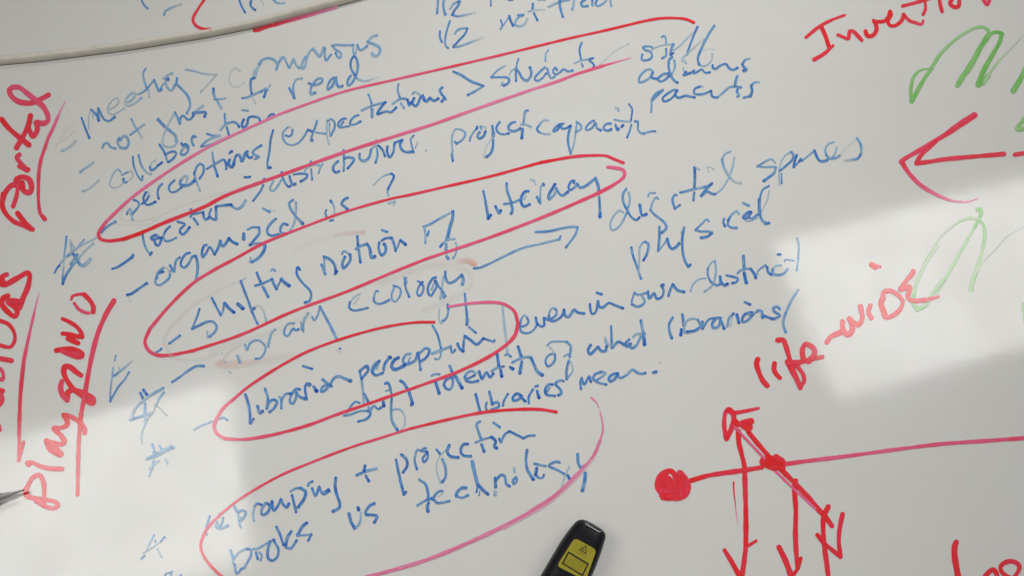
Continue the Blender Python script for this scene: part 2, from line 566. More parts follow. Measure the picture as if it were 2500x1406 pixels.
6 .5 1968,875 2000,780 2030,600 2040,500
8 .55 2040,490 2090,530 2095,570 2030,610
8 .8 2250,475 2200,500 2150,570 2165,590 2230,560 2270,500 2285,560 2335,592
9 .85 2455,510 2410,510 2370,550 2375,580 2420,595 2460,580
@b 1400 0 5 capacity2 | +capacity
@b 1400 0 5 fragment2 | +fragment
8 .9-.5 130,-5 95,50 110,80 170,75
9 .9-.5 230,10 232,70 
8 .8-.4 290,-5 270,50 290,75 350,55 400,10
7 .4 450,0 462,80
@b 1400 0 5 students2 | +students
8 .85 240,712 190,730 235,775 255,810 235,828
@b 1400 0 5 slash | thin faint blue slash between "students" and "staff"
5 .2 320,795 400,720 520,620 675,535
@b 1400 0 5 staff | blue word "staff" at the end of the upper pink line
8 .75 965,605 960,580 900,570 850,580 870,610 945,640 960,690 930,725 850,740 830,720 840,670
6 .4 965,600 1050,565 1130,550 1220,540
7 .6 1080,455 1110,440 1130,480 1130,545
8 .7 1130,600 1130,680 1085,715
10 .85 1220,545 1190,620 1190,670
6 .8 1195,670 1220,650
6 .45-.25 1215,620 1290,570 1370,490 1460,400
8 .8 1515,330 1470,430 1410,590 1385,670
7 .4-.15 1330,755 1330,720 1400,650 1500,560 1590,480
9 .75 1720,318 1640,440 1560,600 1520,720 1535,790
6 .5-.3 1535,790 1580,810 1640,790 1690,730 1695,660
5 .15 1590,620 1650,600 1710,610
6 .3 1360,740 1375,775
5 .3 1340,820 1350,870
@b 1400 0 5 admins | blue word "admins" under "staff"
8 .65-.8 970,870 930,848 870,870 800,960 805,1005 850,1000 930,950 970,890
9 .8 960,900 955,950 1020,965
9 .8 1155,900 1090,910 1035,970 1055,995 1110,980 1170,930
7 .6-.5 1230,740 1240,800 1225,860 1195,915
9 .75 1205,700 1170,730 1165,830 1190,920 1225,980 1270,1010
9 .9 1375,880 1345,920 1420,895
8 .8 1420,895 1445,885 1475,860 1465,895 1510,880 1565,850 1610,890 1665,885
9 .85 1700,800 1700,830 1730,845 1800,800 1860,785 1900,835 1950,855 2000,830
8 .4-.8 2150,720 2100,730 2060,790
10 .9 2060,790 2090,830 2115,850 2080,865
@b 1400 0 5 parents | blue word "parents" under "admins"
10 .85 1090,1100 1050,1140 960,1220
7 .6 1090,1095 1010,1140 960,1210 955,1300 950,1370
8 .8 1265,1115 1240,1095 1170,1130 1090,1200 1100,1235 1150,1230 1210,1190 1265,1105
9 .8 1265,1105 1240,1160 1280,1195 1370,1170 1420,1180 1480,1190
6 .3 1580,1065 1555,1050 1540,1060
8 .75 1540,1060 1480,1090 1475,1140 1530,1155 1600,1145 1680,1110
9 .8 1680,1110 1690,1170 1720,1190 1760,1190
8 .65 1760,1190 1830,1130 1900,1070 1960,1060 2045,1070
10 .7 2000,935 1980,1000 1975,1050
9 .85 2005,1095 1995,1120 2020,1160 2005,1180
9 .4-.8 2265,1005 2210,1010 2170,1050
11 .9 2170,1050 2180,1120 2160,1175
8 .8 2160,1175 2080,1195
@b 1450 240 10 capacity3 | +capacity
7 .35 535,240 600,250 600,310
7 .9 860,150 930,260 925,400 905,540
7 .55-.4 505,525 700,560 900,575
8 .85-.6 1000,565 1070,570 1075,680 1080,780 1150,850 1230,860
7 .5-.9 1230,860 1350,820 1500,810
7 .8 915,650 880,780 810,960
9 .85 530,650 550,730 580,780 600,745
9 1 675,700 710,660
@b 100 500 5 dash | short blue dash inside the tip of the top pink loop
8 .9-.7 735,338 780,290 840,245 910,207
@b 100 500 5 dash | blue dash in front of "location"
9 .95 870,780 930,760 1040,690 1115,635
8 .8 1110,640 1125,612
@b 100 500 5 dash | thick blue dash in front of "organized"
10 .95 1052,1098 1100,1085 1190,1025 1290,957
5 .15 1070,1120 1095,1180
@b 100 500 5 star | scribbled blue star touching the tip of the top pink loop
7 .8-.5 310,388 300,500 282,640
5 .3 282,640 275,760 
8 .3-.95 275,760 268,860 265,965
9 .95-.4 265,965 300,870 370,760 440,680
8 .3 440,680 530,570 640,470
7 .5-.3 165,830 210,750 300,640 390,560 520,480 670,405
7 .85 165,825 190,780 225,740
9 .6 330,620 380,580
12 .85-.3 380,580 430,650 480,730 520,740 570,700 600,660
10 .7 360,720 400,665 440,610
6 .4 360,460 370,560 350,600
6 .5 530,420 450,510
5 .3 350,600 440,540
5 .3 355,430 420,550
@b 100 500 5 location | blue word "location" under the top pink loop
8 .8-.5 1240,365 1260,470 1300,560 1335,610
8 .85 1335,612 1352,580
7 .35 1340,395 1390,360 1430,370
9 .85 1400,370 1345,400 1360,425 1440,400
9 .85 1385,430 1400,480 1430,495 1460,450 1470,400
8 .85-.6 1575,262 1520,320 1495,390 1520,440 1580,435 1650,400
9 .9 1670,205 1755,238 1700,300 1700,340 1735,360 1780,320 1812,275
8 .4-.8 1825,55 1835,60
8 .8 1865,165 1915,240
8 .7-.8 1825,150 1840,120 1900,105 1980,90
9 .9 1980,90 1990,160 2015,180 2050,155
9 .9 2075,55 2055,120 2085,165 2135,180 2140,120 2135,30
10 .9 2135,20 2230,5 2320,0
10 .85-.4 2320,0 2350,30 2400,48 2450,20 2495,-50
@b 100 500 5 organized | blue word "organized" in the fifth row
8 .7 1495,765 1440,810 1400,900 1400,960 1440,980 1500,950 1570,880 1575,810
9 .9 1440,830 1490,815
6 .25 1490,765 1540,775 1580,830
7 .7 1430,830 1415,900
8 .75 1575,735 1625,815 1635,740 1655,670 1695,640
9 .85 1815,585 1770,600 1710,690 1710,740 1745,765 1800,720 1850,630 1890,625
10 .75-.6 1890,625 1910,700 1910,820 1885,930
9 .9 2020,490 1995,495 1965,580 1975,635 2020,580 2060,515 2120,605
9 .8 2120,605 2155,540 2190,440
10 .8 2190,440 2210,500 2240,490 2295,410
10 .9 2295,410 2345,455 2395,478
7 .85 2470,350 2465,420 2480,430 2485,360 2475,345
@b 300 440 5 organized2 | +organized
8 .6-.85 1525,600 1580,575 1660,575
9 .85 1660,575 1665,640 1600,730 1550,790
8 .6 1550,790 1620,768 1700,770
11 .85-.7 1735,800 1720,860 1650,950 1575,995
6 .4 1545,1000 1560,940
9 .75 1870,470 1820,510 1765,590 1770,650 1810,675 1900,660
9 .5 1715,345 1790,385
5 .15 1800,355 1860,375
9 .9-.6 2010,545 1960,530 1925,580 1930,640 1975,650
9 .45-.4 2110,270 2110,400 2085,540 2040,620
9 .65-.8 2075,240 2030,280 2060,370 2120,450 2190,525
11 .95 2185,520 2195,530
@b 700 420 5 versus | blue "vs" straddling the upper edge of the red literacy loop
7 .9 485,460 470,500 487,548
9 .9 535,350 550,370
6 .6-.4 550,370 580,430 582,520
7 .8 525,595 565,585
9 .9 745,315 710,330 670,390 710,425 745,455
9 .9 745,455 725,478
@b 700 420 5 question_mark2 | +question_mark
8 .35 1245,380 1320,360
6 .3 1310,365 1310,405
@b 700 420 5 notion | blue word "notion" inside the red literacy loop
10 .8 425,1130 470,1245 
6 .6 470,1240 460,1150 460,1060
10 .9 455,1035 520,1060 580,1120 600,1215
10 .95 615,1210 590,1240
7 .6-.4 675,1000 695,965 740,985 780,1005
10 .85 710,1035 680,1110 690,1170 740,1130 780,1060 770,1010
9 .85 862,785 870,890
10 .85 880,950 900,1100
9 .7-.85 845,940 870,915 980,875
11 .9 980,875 1015,940 1035,1040 1075,1030
10 .85 1130,860 1120,920 1160,1015 1200,980 1210,920 1190,880
9 .8 1160,835 1200,810 1280,800
10 .85 1280,800 1310,880 1330,960 
7 .7 1330,960 1385,835
10 .9 1390,830 1450,885
9 .6 1165,708 1225,730
@b 700 420 5 of | blue word "of" between "notion" and "literacy"
8 .85-.35 1670,665 1750,635 1880,560 2030,480
12 .9-.7 2030,480 2025,560 1990,680 1960,820
8 .5 1680,670 1695,770 1693,865
8 .8 1735,720 1722,770
11 .7 1945,880 1945,980
9 .9 1875,910 1900,875
7 .75-.35 1890,880 1970,825 2050,815
7 .4-.6 2065,860 2080,920 2060,1000 2030,1055
10 .7 1955,1030 1970,1055
@b 1100 400 5 literacy | blue word "literacy" in the right end of the red loop
10 .85 400,335 430,480 460,665
9 .95 460,665 490,625
10 .9 550,520 595,600 612,570
10 .85 685,240 690,320 740,470
10 .8 745,510 755,560 740,605
8 .7 655,488 740,480 840,440
10 .9 950,335 910,340 860,420 870,490 900,520 965,495
6 .3 925,390 895,430
7 .3 980,190 1020,205
6 .3 1025,215 1040,250
9 .7 1055,405 1085,465
6 .6 1100,490 1095,380 1105,280 1135,245
9 .8 1130,240 1140,260
11 .95 1275,250 1220,340 1195,410 1210,430 
8 .55 1210,430 1270,370 1290,300
10 .85 1290,300 1340,375 1370,385 1430,345
9 .9 1505,235 1510,205 1470,220 1440,290 1460,320 1520,280 1545,245
10 .7 1545,245 1580,290 1630,280 1770,175
11 .7 1770,175 1800,260 1810,330
9 .75 1815,405 1825,590 1825,650
11 .9 1825,600 1825,645
@b 1100 400 5 arrow | blue double arrow pointing from the ecology words to "digital"
8 .8-.45 285,1275 360,1265 480,1215 650,1130 870,1030 1080,980 1330,920
7 .6 1320,925 1342,885
9 .75-.6 1040,832 1200,822 1350,790 1480,768 1550,775
8 .7 1550,775 1530,850 1410,1018
@b 1100 400 5 digital | blue word "digital" right of the red literacy loop
7 .35-.65 2110,590 2060,570 1990,640 1950,740 1970,805 2020,795 2090,720 2150,600
8 .5 2175,350 2190,430 2170,530
9 .65-.8 2145,305 2105,370 2110,460 2160,570 2210,650 2270,685 2305,655
10 .85 2310,500 2340,630 2390,615
@b 1100 400 5 physical | blue word "physical" under "digital"
9 .9-.6 2208,1020 2230,1130 2270,1240 2325,1400
7 .4-.5 2300,1330 2305,1150 2310,1020 2350,960 2380,950
9 .6-.95 2380,950 2415,980 2400,1090 2355,1175
@o 700 420 5 smear | faint orange smear arc left of "notion"
9 .06-.1 80,960 250,880 420,820 600,770
9 .12-.35 600,770 720,750 930,735
@o 700 420 5 oval | faded orange oval rubbed out around "library ecology"
12 .12 1100,1350 1350,1260 1600,1160 1900,1090 2120,1085
11 .2-.6 2120,1085 2220,1085 2290,1115
@k 700 420 5 oval2 | faint grey wiped ring just outside the faded orange oval
16 .05-.09 1170,1340 1400,1270 1650,1180 1850,1150 2050,1160 2180,1200 2250,1270 2250,1350 2180,1450 2000,1550 1700,1680
@k 100 500 5 ghost_loop | faint grey ghost curve inside the top pink loop
5 .1 980,170 970,120 1020,30 1060,-20
5 .1 980,170 1100,195 1300,180 1450,130 1700,20 2000,-80 2400,-200
5 .08 930,230 1100,250 1350,220 1450,140
@b 350 630 5 shifting | blue word "shifting" in the left end of the red literacy loop
8 .8 685,620 650,730 595,860
9 .8 595,860 680,820 780,775 850,775 895,840 870,900 810,955
6 .35 785,970 780,900
9 .85 835,485 890,590 945,695
8 .8 945,695 970,640 990,545
11 .95 995,550 1045,610 1105,660
13 .95 1155,560 1215,612
9 .9 1190,280 1230,390 1280,520 1330,660
8 .75 1330,660 1360,730 1395,800
5 .3 1190,275 1240,250
9 .8 1320,635 1355,610
8 .2-.3 1360,590 1420,580 1470,650 1500,760
10 .75 1385,180 1430,290
11 .8 1460,350 1525,470
9 .8 1365,335 1450,310 1570,255
11 .9 1570,255 1600,330 1625,375
8 .85 1625,375 1660,300 1685,255
12 .9 1685,255 1730,300 1780,335
7 .5 1560,155 1575,130 1610,155
9 .85 1910,140 1885,110 1870,170 1890,230 1960,320 2030,390 2050,450 2025,520 1975,540
@b 350 630 5 dash | short pale blue dash in front of "shifting"
9 .75 315,1040 390,985 445,945
7 .75 130,1160 180,1135 220,1105
@b 350 630 5 library | faded blue word "library" below the red literacy loop
7 .5 1145,1185 1175,1270
5 .35 1160,1185 1190,1265
4 .3 960,1165 965,1155
4 .4 1005,1260 1003,1270
7 .6 1240,1050 1265,1120 1300,1040 1370,1000 1430,1010 1490,1080 1480,1150 1420,1220 1370,1225
8 .5 1610,870 1570,900 1540,1000 1525,1080
7 .4 1545,960 1520,1050
8 .7 1840,795 1770,800 1720,880 1730,940 1765,945 1830,860 1860,880 1895,865
8 .55 2010,670 1960,760 1950,890
7 .6 1925,780 1935,870
7 .65 2060,715 2085,755 2130,690 2155,590
10 .75-.55 2155,590 2220,710 2290,840 2360,985
@o 350 630 5 oval3 | +oval
5 .25 1180,1065 1080,1120 1000,1200 950,1290
14 .3-.12 930,1290 1000,1300 1200,1290 1500,1240 1800,1190
@k 350 630 5 oval4 | +oval2
18 .07 2000,700 1700,850 1400,960 1100,1040 850,1130
10 .07 340,1200 500,1240 700,1230 900,1170
@k 350 630 5 ghost_loop | faint grey ghost curve inside the red literacy loop
9 .07-.12 1180,280 1000,350 800,460 600,580 430,740 300,900 260,1020 300,1120 340,1200
@b 750 620 5 ecology | blue word "ecology" under the red literacy loop
6 .35 645,485 580,520 520,590
8 .8 520,590 512,650 560,685 640,680 740,655
5 .25 630,535 570,605
8 .8 865,455 845,450 815,530 820,580 870,608 930,595 1000,560
7 .65 1050,380 1060,410 1035,480 1035,550 1070,580 1120,530 1145,460 1125,410 1075,390
8 .75 1190,290 1200,400 1245,520
6 .5 1210,285 1215,350
7 .8 1350,330 1380,345 1410,340
8 .8 1385,360 1350,430 1345,490 1370,510 1410,460 1420,400 1395,360
9 .85 1570,285 1530,300 1480,390 1480,480 1510,510 1550,450 1580,380 1560,330
6 .5 1545,365 1515,435
9 .8 1570,330 1610,400 1650,450 1685,515
8 .45 1665,280 1650,380 1625,545
9 .75 1685,215 1690,290 1725,350 1790,335 1885,255
11 .75-.55 1885,255 1905,310 1895,370
10 .6 1665,470 1670,525
@b 750 620 5 of2 | blue "of" beside the tip of the third red loop
10 .75 1715,620 1722,660
8 .8-.6 1725,660 1715,740 1690,790 1655,815
7 .3 1615,670 1608,760 1625,830 1645,840
9 .75 1925,485 1935,600 1948,740 1950,860
6 .4 1975,800 1955,850
8 .85 1950,820 1945,860
7 .7 1975,890 2060,960
@b 750 620 5 bar | tall pale blue bar through the right end of the third red loop
9 .35 2385,640 2405,850 2430,1050 2440,1190
@b 750 620 5 perception2 | +perception
8 .8 1530,875 1590,980 1635,1150
6 .6 1635,1200 1620,1260 1590,1285 1560,1275
10 .45-.6 1525,1210 1640,1170 1750,1125
9 .85 1750,1125 1770,1200 1805,1170
10 .9 1835,1095 1860,1150 1905,1185
9 .85 1905,1185 1910,1080 1925,1000
10 .85 1925,1000 2000,1050 2070,1100 2150,1030
9 .85-.7 2150,1025 2220,1050 2280,1065 2285,1050
@b 750 620 5 perception | blue word "perception" in the third red loop
8 .85 700,1380 725,1360 740,1400
9 .9-.6 880,1300 830,1370 800,1420
6 .4 870,1350 850,1400
9 .7-.9 930,1400 950,1330 1000,1260
11 .95 1005,1255 1015,1262
10 .9 1115,1260 1060,1300 1030,1380 1070,1400 1130,1385 1190,1350
10 .8 1260,1215 1210,1225 1170,1300 1200,1340 1260,1330 1320,1290 1350,1210
6 .6 1255,1260 1235,1310
9 .85 1360,1200 1370,1320 1385,1410
9 .75-.9 1380,1200 1440,1150 1490,1160 1480,1220 1430,1280 1385,1305
@b 750 620 5 dot | blue dot between "ecology" and "librarian"
6 .7 395,1150 405,1155
9 .12 360,1175 400,1190
@b 1650 310 5 digital2 | +digital
10 .9 230,495 232,620 225,745
6 .4 240,490 285,520
9 .75 225,800 215,895
9 .75-.5 55,800 200,765 330,735
9 .85 330,735 380,725 440,690
9 .9 440,690 370,760 310,840
9 .8 310,840 390,790 440,815 480,820
6 .55-.4 480,820 560,760 620,670 690,500 715,375
7 .4-.55 665,300 600,330 565,400
9 .6-.25 565,400 590,500 650,600 720,670 795,685
5 .25 380,490 430,495 465,520
4 .2 385,500 400,550
@b 1450 430 5 digital3 | +digital
7 .55 660,250 680,210 745,205
7 .55 785,280 765,255 720,310 690,415
9 .75 690,415 740,470 810,520 870,580 885,630 830,690
9 .75 1010,235 990,225 960,290 990,395
8 .85 990,395 1050,352
@b 1650 310 5 spaces | blue word "spaces" at the far end of the fourth row
7 .35-.75 1215,440 1170,395 1080,430 995,480
8 .6 995,480 1080,490 1190,488 1220,495
10 .6-.95 1220,495 1200,560 1140,610 1075,658
6 .35-.4 1268,710 1260,600 1270,480 1310,380 1370,320 1410,305
8 .65-.85 1410,305 1435,340 1420,400 1350,470 1268,535
6 .65 1290,570 1292,690
9 .9 1475,345 1450,420 1440,490
7 .7 1440,490 1490,440 1525,390
9 .9 1510,415 1545,405
7 .6 1545,405 1620,350 1690,290
10 .9-.6 1690,290 1720,360 1750,410 1790,420 1850,405
7 .3-.6 1965,250 1950,310 1905,380
7 .35-.7 1930,185 1860,210 1825,280 1835,340
8 .75-.5 1835,340 1880,385 1950,380 2000,350
6 .15 2000,350 2100,240 2210,140
9 .45-.8 2215,140 2255,210 2265,300 2250,350
9 .9-.15 2250,350 2220,385 2150,400 2060,412
@b 1450 430 5 physical2 | +physical
9 .85 798,620 800,750 785,910
6 .6 785,910 840,850 895,765
10 .85 895,765 920,850 955,885 1000,865 1040,820
10 .9-.75 1098,630 1080,760 1080,880 1100,1000 1130,1070 1155,1100
9 .85 1155,1098 1178,1080
5 .35 1090,630 1065,690
7 .5-.8 1405,555 1380,525 1320,580 1240,655
9 .75 1240,655 1300,675 1400,675 1440,690
10 .85 1440,690 1390,735 1310,752
9 .8 1590,520 1580,560 1600,608
9 .5-.85 1770,460 1745,430 1690,460 1640,540
9 .85-.6 1640,540 1640,600 1690,630 1740,630
9 .5 1825,330 1890,360
10 .9 1905,435 1870,450 1825,500 1840,515 1885,495 1920,440 
8 .7 1880,500 1930,515 1995,470
5 .4 1850,545 1920,545 1998,505
8 .8-.9 2135,120 2060,170 2020,290
11 .85-.7 2020,290 2020,420 2050,530 2100,580
9 .85 2100,580 2138,572
7 .25 2140,180 2120,280 2045,430
@b 1450 430 5 district | blue word "district" beside the bright reflection
6 .4 1365,1245 1290,1255 1210,1320 1180,1405
6 .45-.6 1475,1025 1430,1060 1390,1130
9 .75 1390,1130 1390,1200 1430,1290 1510,1330 1540,1310
7 .5 1480,1045 1490,1150 1465,1290 1430,1350 1350,1405
11 .9 1540,1225 1550,1290 1590,1330 1630,1315
9 .8 1620,1210 1690,1225 1760,1250 1740,1290 1690,1305
11 .75 1825,975 1835,1130
12 .85 1835,1180 1860,1300
8 .75 1755,1185 1780,1155 1850,1130 1915,1130
10 .85 1915,1130 1950,1180 1975,1240
8 .7 1975,1240 2010,1150 2095,1085
10 .85 2115,1110 2130,1170 2165,1200
8 .4 2285,1090 2220,1095 2180,1140
9 .85-.6 2180,1140 2190,1190 2240,1205 2310,1190 2365,1135
9 .9 2245,955 2275,955
6 .55 2325,1045 2335,1020 2440,1028
8 .6 2480,760 2500,830 2495,980 2475,1150
@b 250 850 5 star | sharp-pointed blue star outline, left of the tip of the second red loop
5 .7-.5 165,85 150,150 
5 .6 132,235 120,315
6 .4-.95 120,340 108,420 98,520 95,650
7 .95-.7 95,650 130,580 200,460 270,380 325,290
8 .7-.15 140,335 230,265 360,155
5 .2 195,230 215,260
@b 250 850 5 dash | long curved blue dash in front of "library"
9 .85-.7 850,410 950,345 1050,270 1150,215 1235,215
@b 250 850 5 star | crossed blue star at the edge of the left reflection
10 .9 465,545 500,620
11 .9 500,505 545,570
10 .6-.25 520,670 520,780 525,900
10 .35-.6 345,880 400,740 520,620 640,540 740,485
11 .75-.35 340,870 450,835 600,785
9 .5 750,535 690,620 650,700
8 .25 650,700 620,780 560,850
7 .5-.25 570,830 520,930 480,1040 480,1120 485,1165
6 .2 640,680 720,750 790,820
@b 250 850 5 star | lower blue star drawn wholly in the left reflection
8 .6 608,1170 628,1230 622,1280
8 .6 700,1185 720,1235
9 .65-.4 540,1345 640,1320 760,1260 870,1210
8 .45 600,1310 700,1260 840,1190
8 .45 540,1340 600,1310 650,1270
7 .5-.2 615,1405 640,1370 600,1500 
7 .4 770,1345 800,1410 
7 .35 690,1370 640,1410 580,1470
@b 250 850 5 dash | pale blue dash crossing the tip of the third red loop
7 .55-.45 1120,990 1200,945 1340,890
8 .6 1430,860 1480,845 1525,875
@b 550 840 5 librarian | blue word "librarian" in the tip of the third red loop
11 .8-.9 245,615 275,700 300,830 305,960
9 .9 305,965 345,910
11 .9 395,755 425,840 455,815
10 .85 485,545 520,650 508,780
10 .7-.85 510,770 530,710 590,675 630,700 600,770 540,825
9 .6 660,640 680,660 685,780
9 .6-.85 685,690 730,610 800,600
10 .85-.7 910,550 870,545 805,620 790,700 820,720 860,660 870,590
10 .85 870,590 910,640 975,665
9 .8 1030,495 1000,475 975,520 985,620 995,670
12 .95 1025,490 1030,492
11 .75 1080,515 1110,560
12 .95 1108,562 1115,568
11 .7 1190,430 1240,470 1295,510
9 .7 1245,485 1180,530 1170,575 1210,565 1280,490
10 .7 1280,490 1330,410 1390,390 1450,415 1530,440
13 .9 1515,440 1530,445
8 .85 950,265 1000,280 1060,300
5 .25 45,330 70,350
@b 550 840 5 perception4 | +perception
8 .75-.4 1640,320 1660,420 1680,580 1690,730
9 .85 1640,330 1680,290 1730,260 1745,310 1665,420
10 .85 1880,205 1830,240 1790,320 1830,375 1920,350
8 .7-.85 1935,320 1950,250 2010,155
10 .9 2115,160 2060,190 2030,260 2060,310 2180,265
@b 550 840 5 shift | blue word "shift" crossing the lower edge of the third red loop
8 .65 1640,715 1590,700 1540,745 1480,830
8 .7 1450,870 1530,855 1640,815 1740,810
9 .85 1740,810 1775,840 1730,905 1625,940
11 .85 1695,605 1750,710
9 .85 1750,770 1770,805 1810,750 1870,790 1900,770
11 .9 1930,705 1935,750
9 .85 1950,480 1980,465 2010,520 2030,610
6 .6 1960,570 2010,550
10 .75 2030,660 2025,820 2040,940 2100,1045
7 .5-.2 2040,800 2080,790 2140,800 2190,880 2190,980 2150,1040
10 .85 2140,445 2180,475 2220,540
11 .85-.9 2245,590 2285,720
12 .95 2280,725 2275,735
@b 1000 790 5 identity | blue word "identity" just below the third red loop
8 .65 268,635 300,615 365,615
11 .9 320,715 360,845
9 .85 520,650 450,680 420,740 450,790 490,800 525,740 525,660
11 .85 490,515 515,580
12 .8-.9 555,630 640,780
8 .85 710,670 790,630
9 .4-.85 815,605 760,575 700,600 675,650
9 .85 675,650 690,690 760,710 835,695
10 .9 850,580 885,670 940,590 980,650 1020,605
11 .85 1070,375 1090,510
11 .9 1110,565 1125,640
8 .6-.85 1000,575 1060,540 1150,520
11 .95 1230,530 1260,550
11 .85 1325,280 1365,405
11 .9 1370,460 1345,600
9 .6 1255,470 1330,430 1430,405 1480,410
12 .85 1480,410 1520,500 1560,580 1620,625
8 .6 1165,380 1200,370 1235,400
@b 1000 790 5 of | blue "of" between "identity" and "what"
8 .85 1740,365 1690,390 1660,460 1690,520 1740,490 1775,430 1770,370
7 .7-.5 1680,265 1720,225 1820,215 1920,220
9 .65 1920,220 1965,270 1955,400
5 .3 1710,280 1775,360
6 .6 1885,395 1940,370
9 .8 1940,460 1915,580 1920,670
6 .6-.3 1920,670 1990,580 1990,520 1950,430
@b 1000 790 5 libraries | blue word "libraries" above the bottom red loop
11 .85 808,860 835,970 860,1070
9 .85 940,960 930,1010 945,1060
10 .85 975,830 1010,980
10 .8-.85 1010,980 1070,955 1095,1000 1000,1050
8 .75-.9 1140,1000 1150,940 1200,855
10 .85 1355,870 1310,850 1260,900 1270,935 1330,920 1370,880
10 .9 1355,890 1410,945
8 .85-.8 1455,970 1455,890 1505,800
11 .9 1560,820 1580,900
9 .85 1535,765 1565,755
9 .9 1745,740 1700,740 1655,800 1670,860 1775,880
7 .7 1710,780 1680,825
9 .85 1885,700 1840,690 1780,730 1840,800 1850,850 1815,870
@b 1230 620 5 even | blue word "even" touching the right end of the third red loop
8 .8 225,885 280,860 300,820 280,765
8 .4-.85 280,765 250,745 210,800 200,870
8 .85 200,870 210,940 270,965 340,945 390,890 405,850
9 .85 390,775 400,830 450,880 490,870 490,780
9 .8 490,780 550,800 
8 .8 590,785 640,740 645,690 625,670
7 .4-.8 640,660 600,655 560,700 550,760
9 .85 550,760 580,815 640,805 710,750 735,680
10 .85 735,680 750,750 790,765 860,680 900,710 980,725
@b 1230 620 5 in | blue word "in" between "even" and "own"
9 .85 1050,610 1060,690 1080,730 1120,710 1150,580
10 .85 1150,575 1165,640 1210,650 1280,595 1350,620 1455,660
9 .8 1135,470 1195,490
@b 1230 620 5 own | blue word "own" before "district"
8 .6 1595,470 1630,495 1740,475
6 .7 1590,480 1560,580
9 .5-.75 1690,510 1720,570 1690,620 1630,640 1565,610
9 .85 1760,455 1775,540 1835,480 1870,545 1930,520 1950,440 1925,385
11 .95 1925,385 1945,378
9 .9-.8 2010,510 2035,430 2065,370
10 .8 2065,370 2120,440 2200,462
@b 1230 620 5 what | blue word "what" in the row below "even in own"
10 .85 1060,1110 1030,1170 1050,1220 1150,1130
10 .85 1150,1130 1190,1180 1240,1180 1255,1130
6 .5 1240,1015 1235,1060 1260,1120
6 .3 1245,1030 1285,1110
9 .8 1310,880 1315,1000 1320,1140
10 .8 1320,1140 1400,1070 1470,1105
10 .85 1530,1040 1490,1080 1500,1130 1550,1095
10 .8-.6 1530,1095 1560,1145 1620,1110 1670,1010
9 .5 1580,1010 1610,980 1720,970
11 .7 1675,810 1700,950
12 .8-.95 1705,980 1720,1100
@b 1450 690 5 librarians | blue word "librarians" with a tall slash after it
10 .7-.9 960,425 920,500 920,580 950,675
11 .95 1070,570 1060,635
10 .85 1080,385 1100,520
7 .4 1105,530 1108,610
8 .45 1105,520 1140,460 1210,435 1270,450
10 .75-.9 1270,450 1305,520 1240,580 1140,600
10 .85 1325,475 1325,560
8 .7 1325,560 1400,450 1465,430
10 .85-.7 1550,430 1500,430 1445,500 1460,550 1520,530 1545,460
11 .9 1550,460 1590,555
8 .6-.85 1630,530 1650,430 1705,375
6 .35 1665,530 1690,390
11 .9 1745,390 1770,485
10 .85 1930,360 1850,380 1810,440 1820,480 1880,455 1940,385
9 .7 1870,370 1930,400
8 .7 1940,385 2000,340 
11 .75 2000,340 2045,350 2060,420
10 .8 2080,405 2180,440
10 .7-.85 2270,320 2240,290 2190,310 2200,345 2270,400 2200,440
9 .9 1840,235 1905,265
9 .5-.65 2490,90 2420,200 2340,370
11 .6 2340,370 2310,480 2340,600
@b 1450 690 5 mean2 | +mean
10 .85-.8 270,1105 220,1120 180,1170 200,1200 260,1165 290,1105
10 .75-.6 290,1105 320,1160 400,1120 470,1060 530,1095
9 .7-.9 530,1095 570,1110 630,1100
11 .95 725,1095 760,1085
@b 1000 790 5 mean | blue word "mean" followed by a full stop
8 .8 2100,660 2085,710 2092,795
9 .85 2100,660 2130,740 2195,640 2215,705
8 .7-.4 2280,690 2350,640 2395,600 2340,585
9 .75 2340,585 2260,620 2245,670 2290,710 2400,740
@k 1400 760 5 specks | tiny grey specks under "librarians"
4 .5 1055,625 1060,615
@b 250 850 5 star2 | +star
7 .5-.3 625,1375 590,1500 570,1560
@b 300 1125 5 star | thin faint blue star near the bottom edge, left of "books"
7 .6-.35 380,900 340,980 290,1080 
6 .25-.3 250,1120 350,1060 460,980
8 .6 460,975 508,928
7 .6 225,1190 262,1150
5 .5 395,965 398,990
6 .35 422,1070 475,1170
@b 300 1125 5 fragment | cut-off blue mark at the bottom edge under the faint star
7 .6 505,1420 530,1370 575,1360
9 .75 600,1345 580,1420
9 .75 710,1385 680,1420
@b 300 1125 5 rebranding | blue word "rebranding" at the left of the bottom red loop
8 .6-.35 1060,670 1035,750 1010,840 1025,900
6 .5 1175,640 1190,640
9 .6 1225,690 1215,740 1185,790
9 .5 1150,740 1140,800 1190,820 1280,785
10 .6 1360,550 1400,620 
9 .6 1405,620 1450,600 1500,620 1480,680 1430,730
6 .5 1410,640 1415,740 1440,810
6 .45 1440,680 1430,780
8 .5 1600,730 1590,650 1610,540
9 .85 1610,540 1640,515 1690,530
10 .85 1790,540 1750,510 1700,580 1700,650 1760,630 1820,500
10 .9 1820,490 1840,600 1880,560 1930,465
10 .9 1930,465 1960,530 2000,560 2025,520
10 .85 2065,415 2090,520 2115,620
8 .45-.8 2045,370 2100,335 2170,325
11 .85 2170,325 2230,370 2215,450 2140,560
8 .7 2260,300 2270,270 2315,245
10 .85 2310,330 2350,420 2395,315
9 .85 2395,315 2450,400 2520,360
@b 680 1050 5 rebranding2 | +rebranding
9 .9 540,770 610,720
11 .9 700,580 690,660 710,780 745,880 740,940 665,985
@b 680 1050 5 plus_sign | blue plus sign between "rebranding" and "projection"
10 .85-.4 955,545 1060,500 1195,465
10 .85 1055,430 1045,490
10 .9 1065,550 1100,615
@b 680 1050 5 versus | blue "vs" between "books" and "technology"
11 .85 860,1015 885,1110 930,1190
8 .8-.2 930,1190 980,1150 1005,1080 1005,1000
11 .85 970,940 978,965
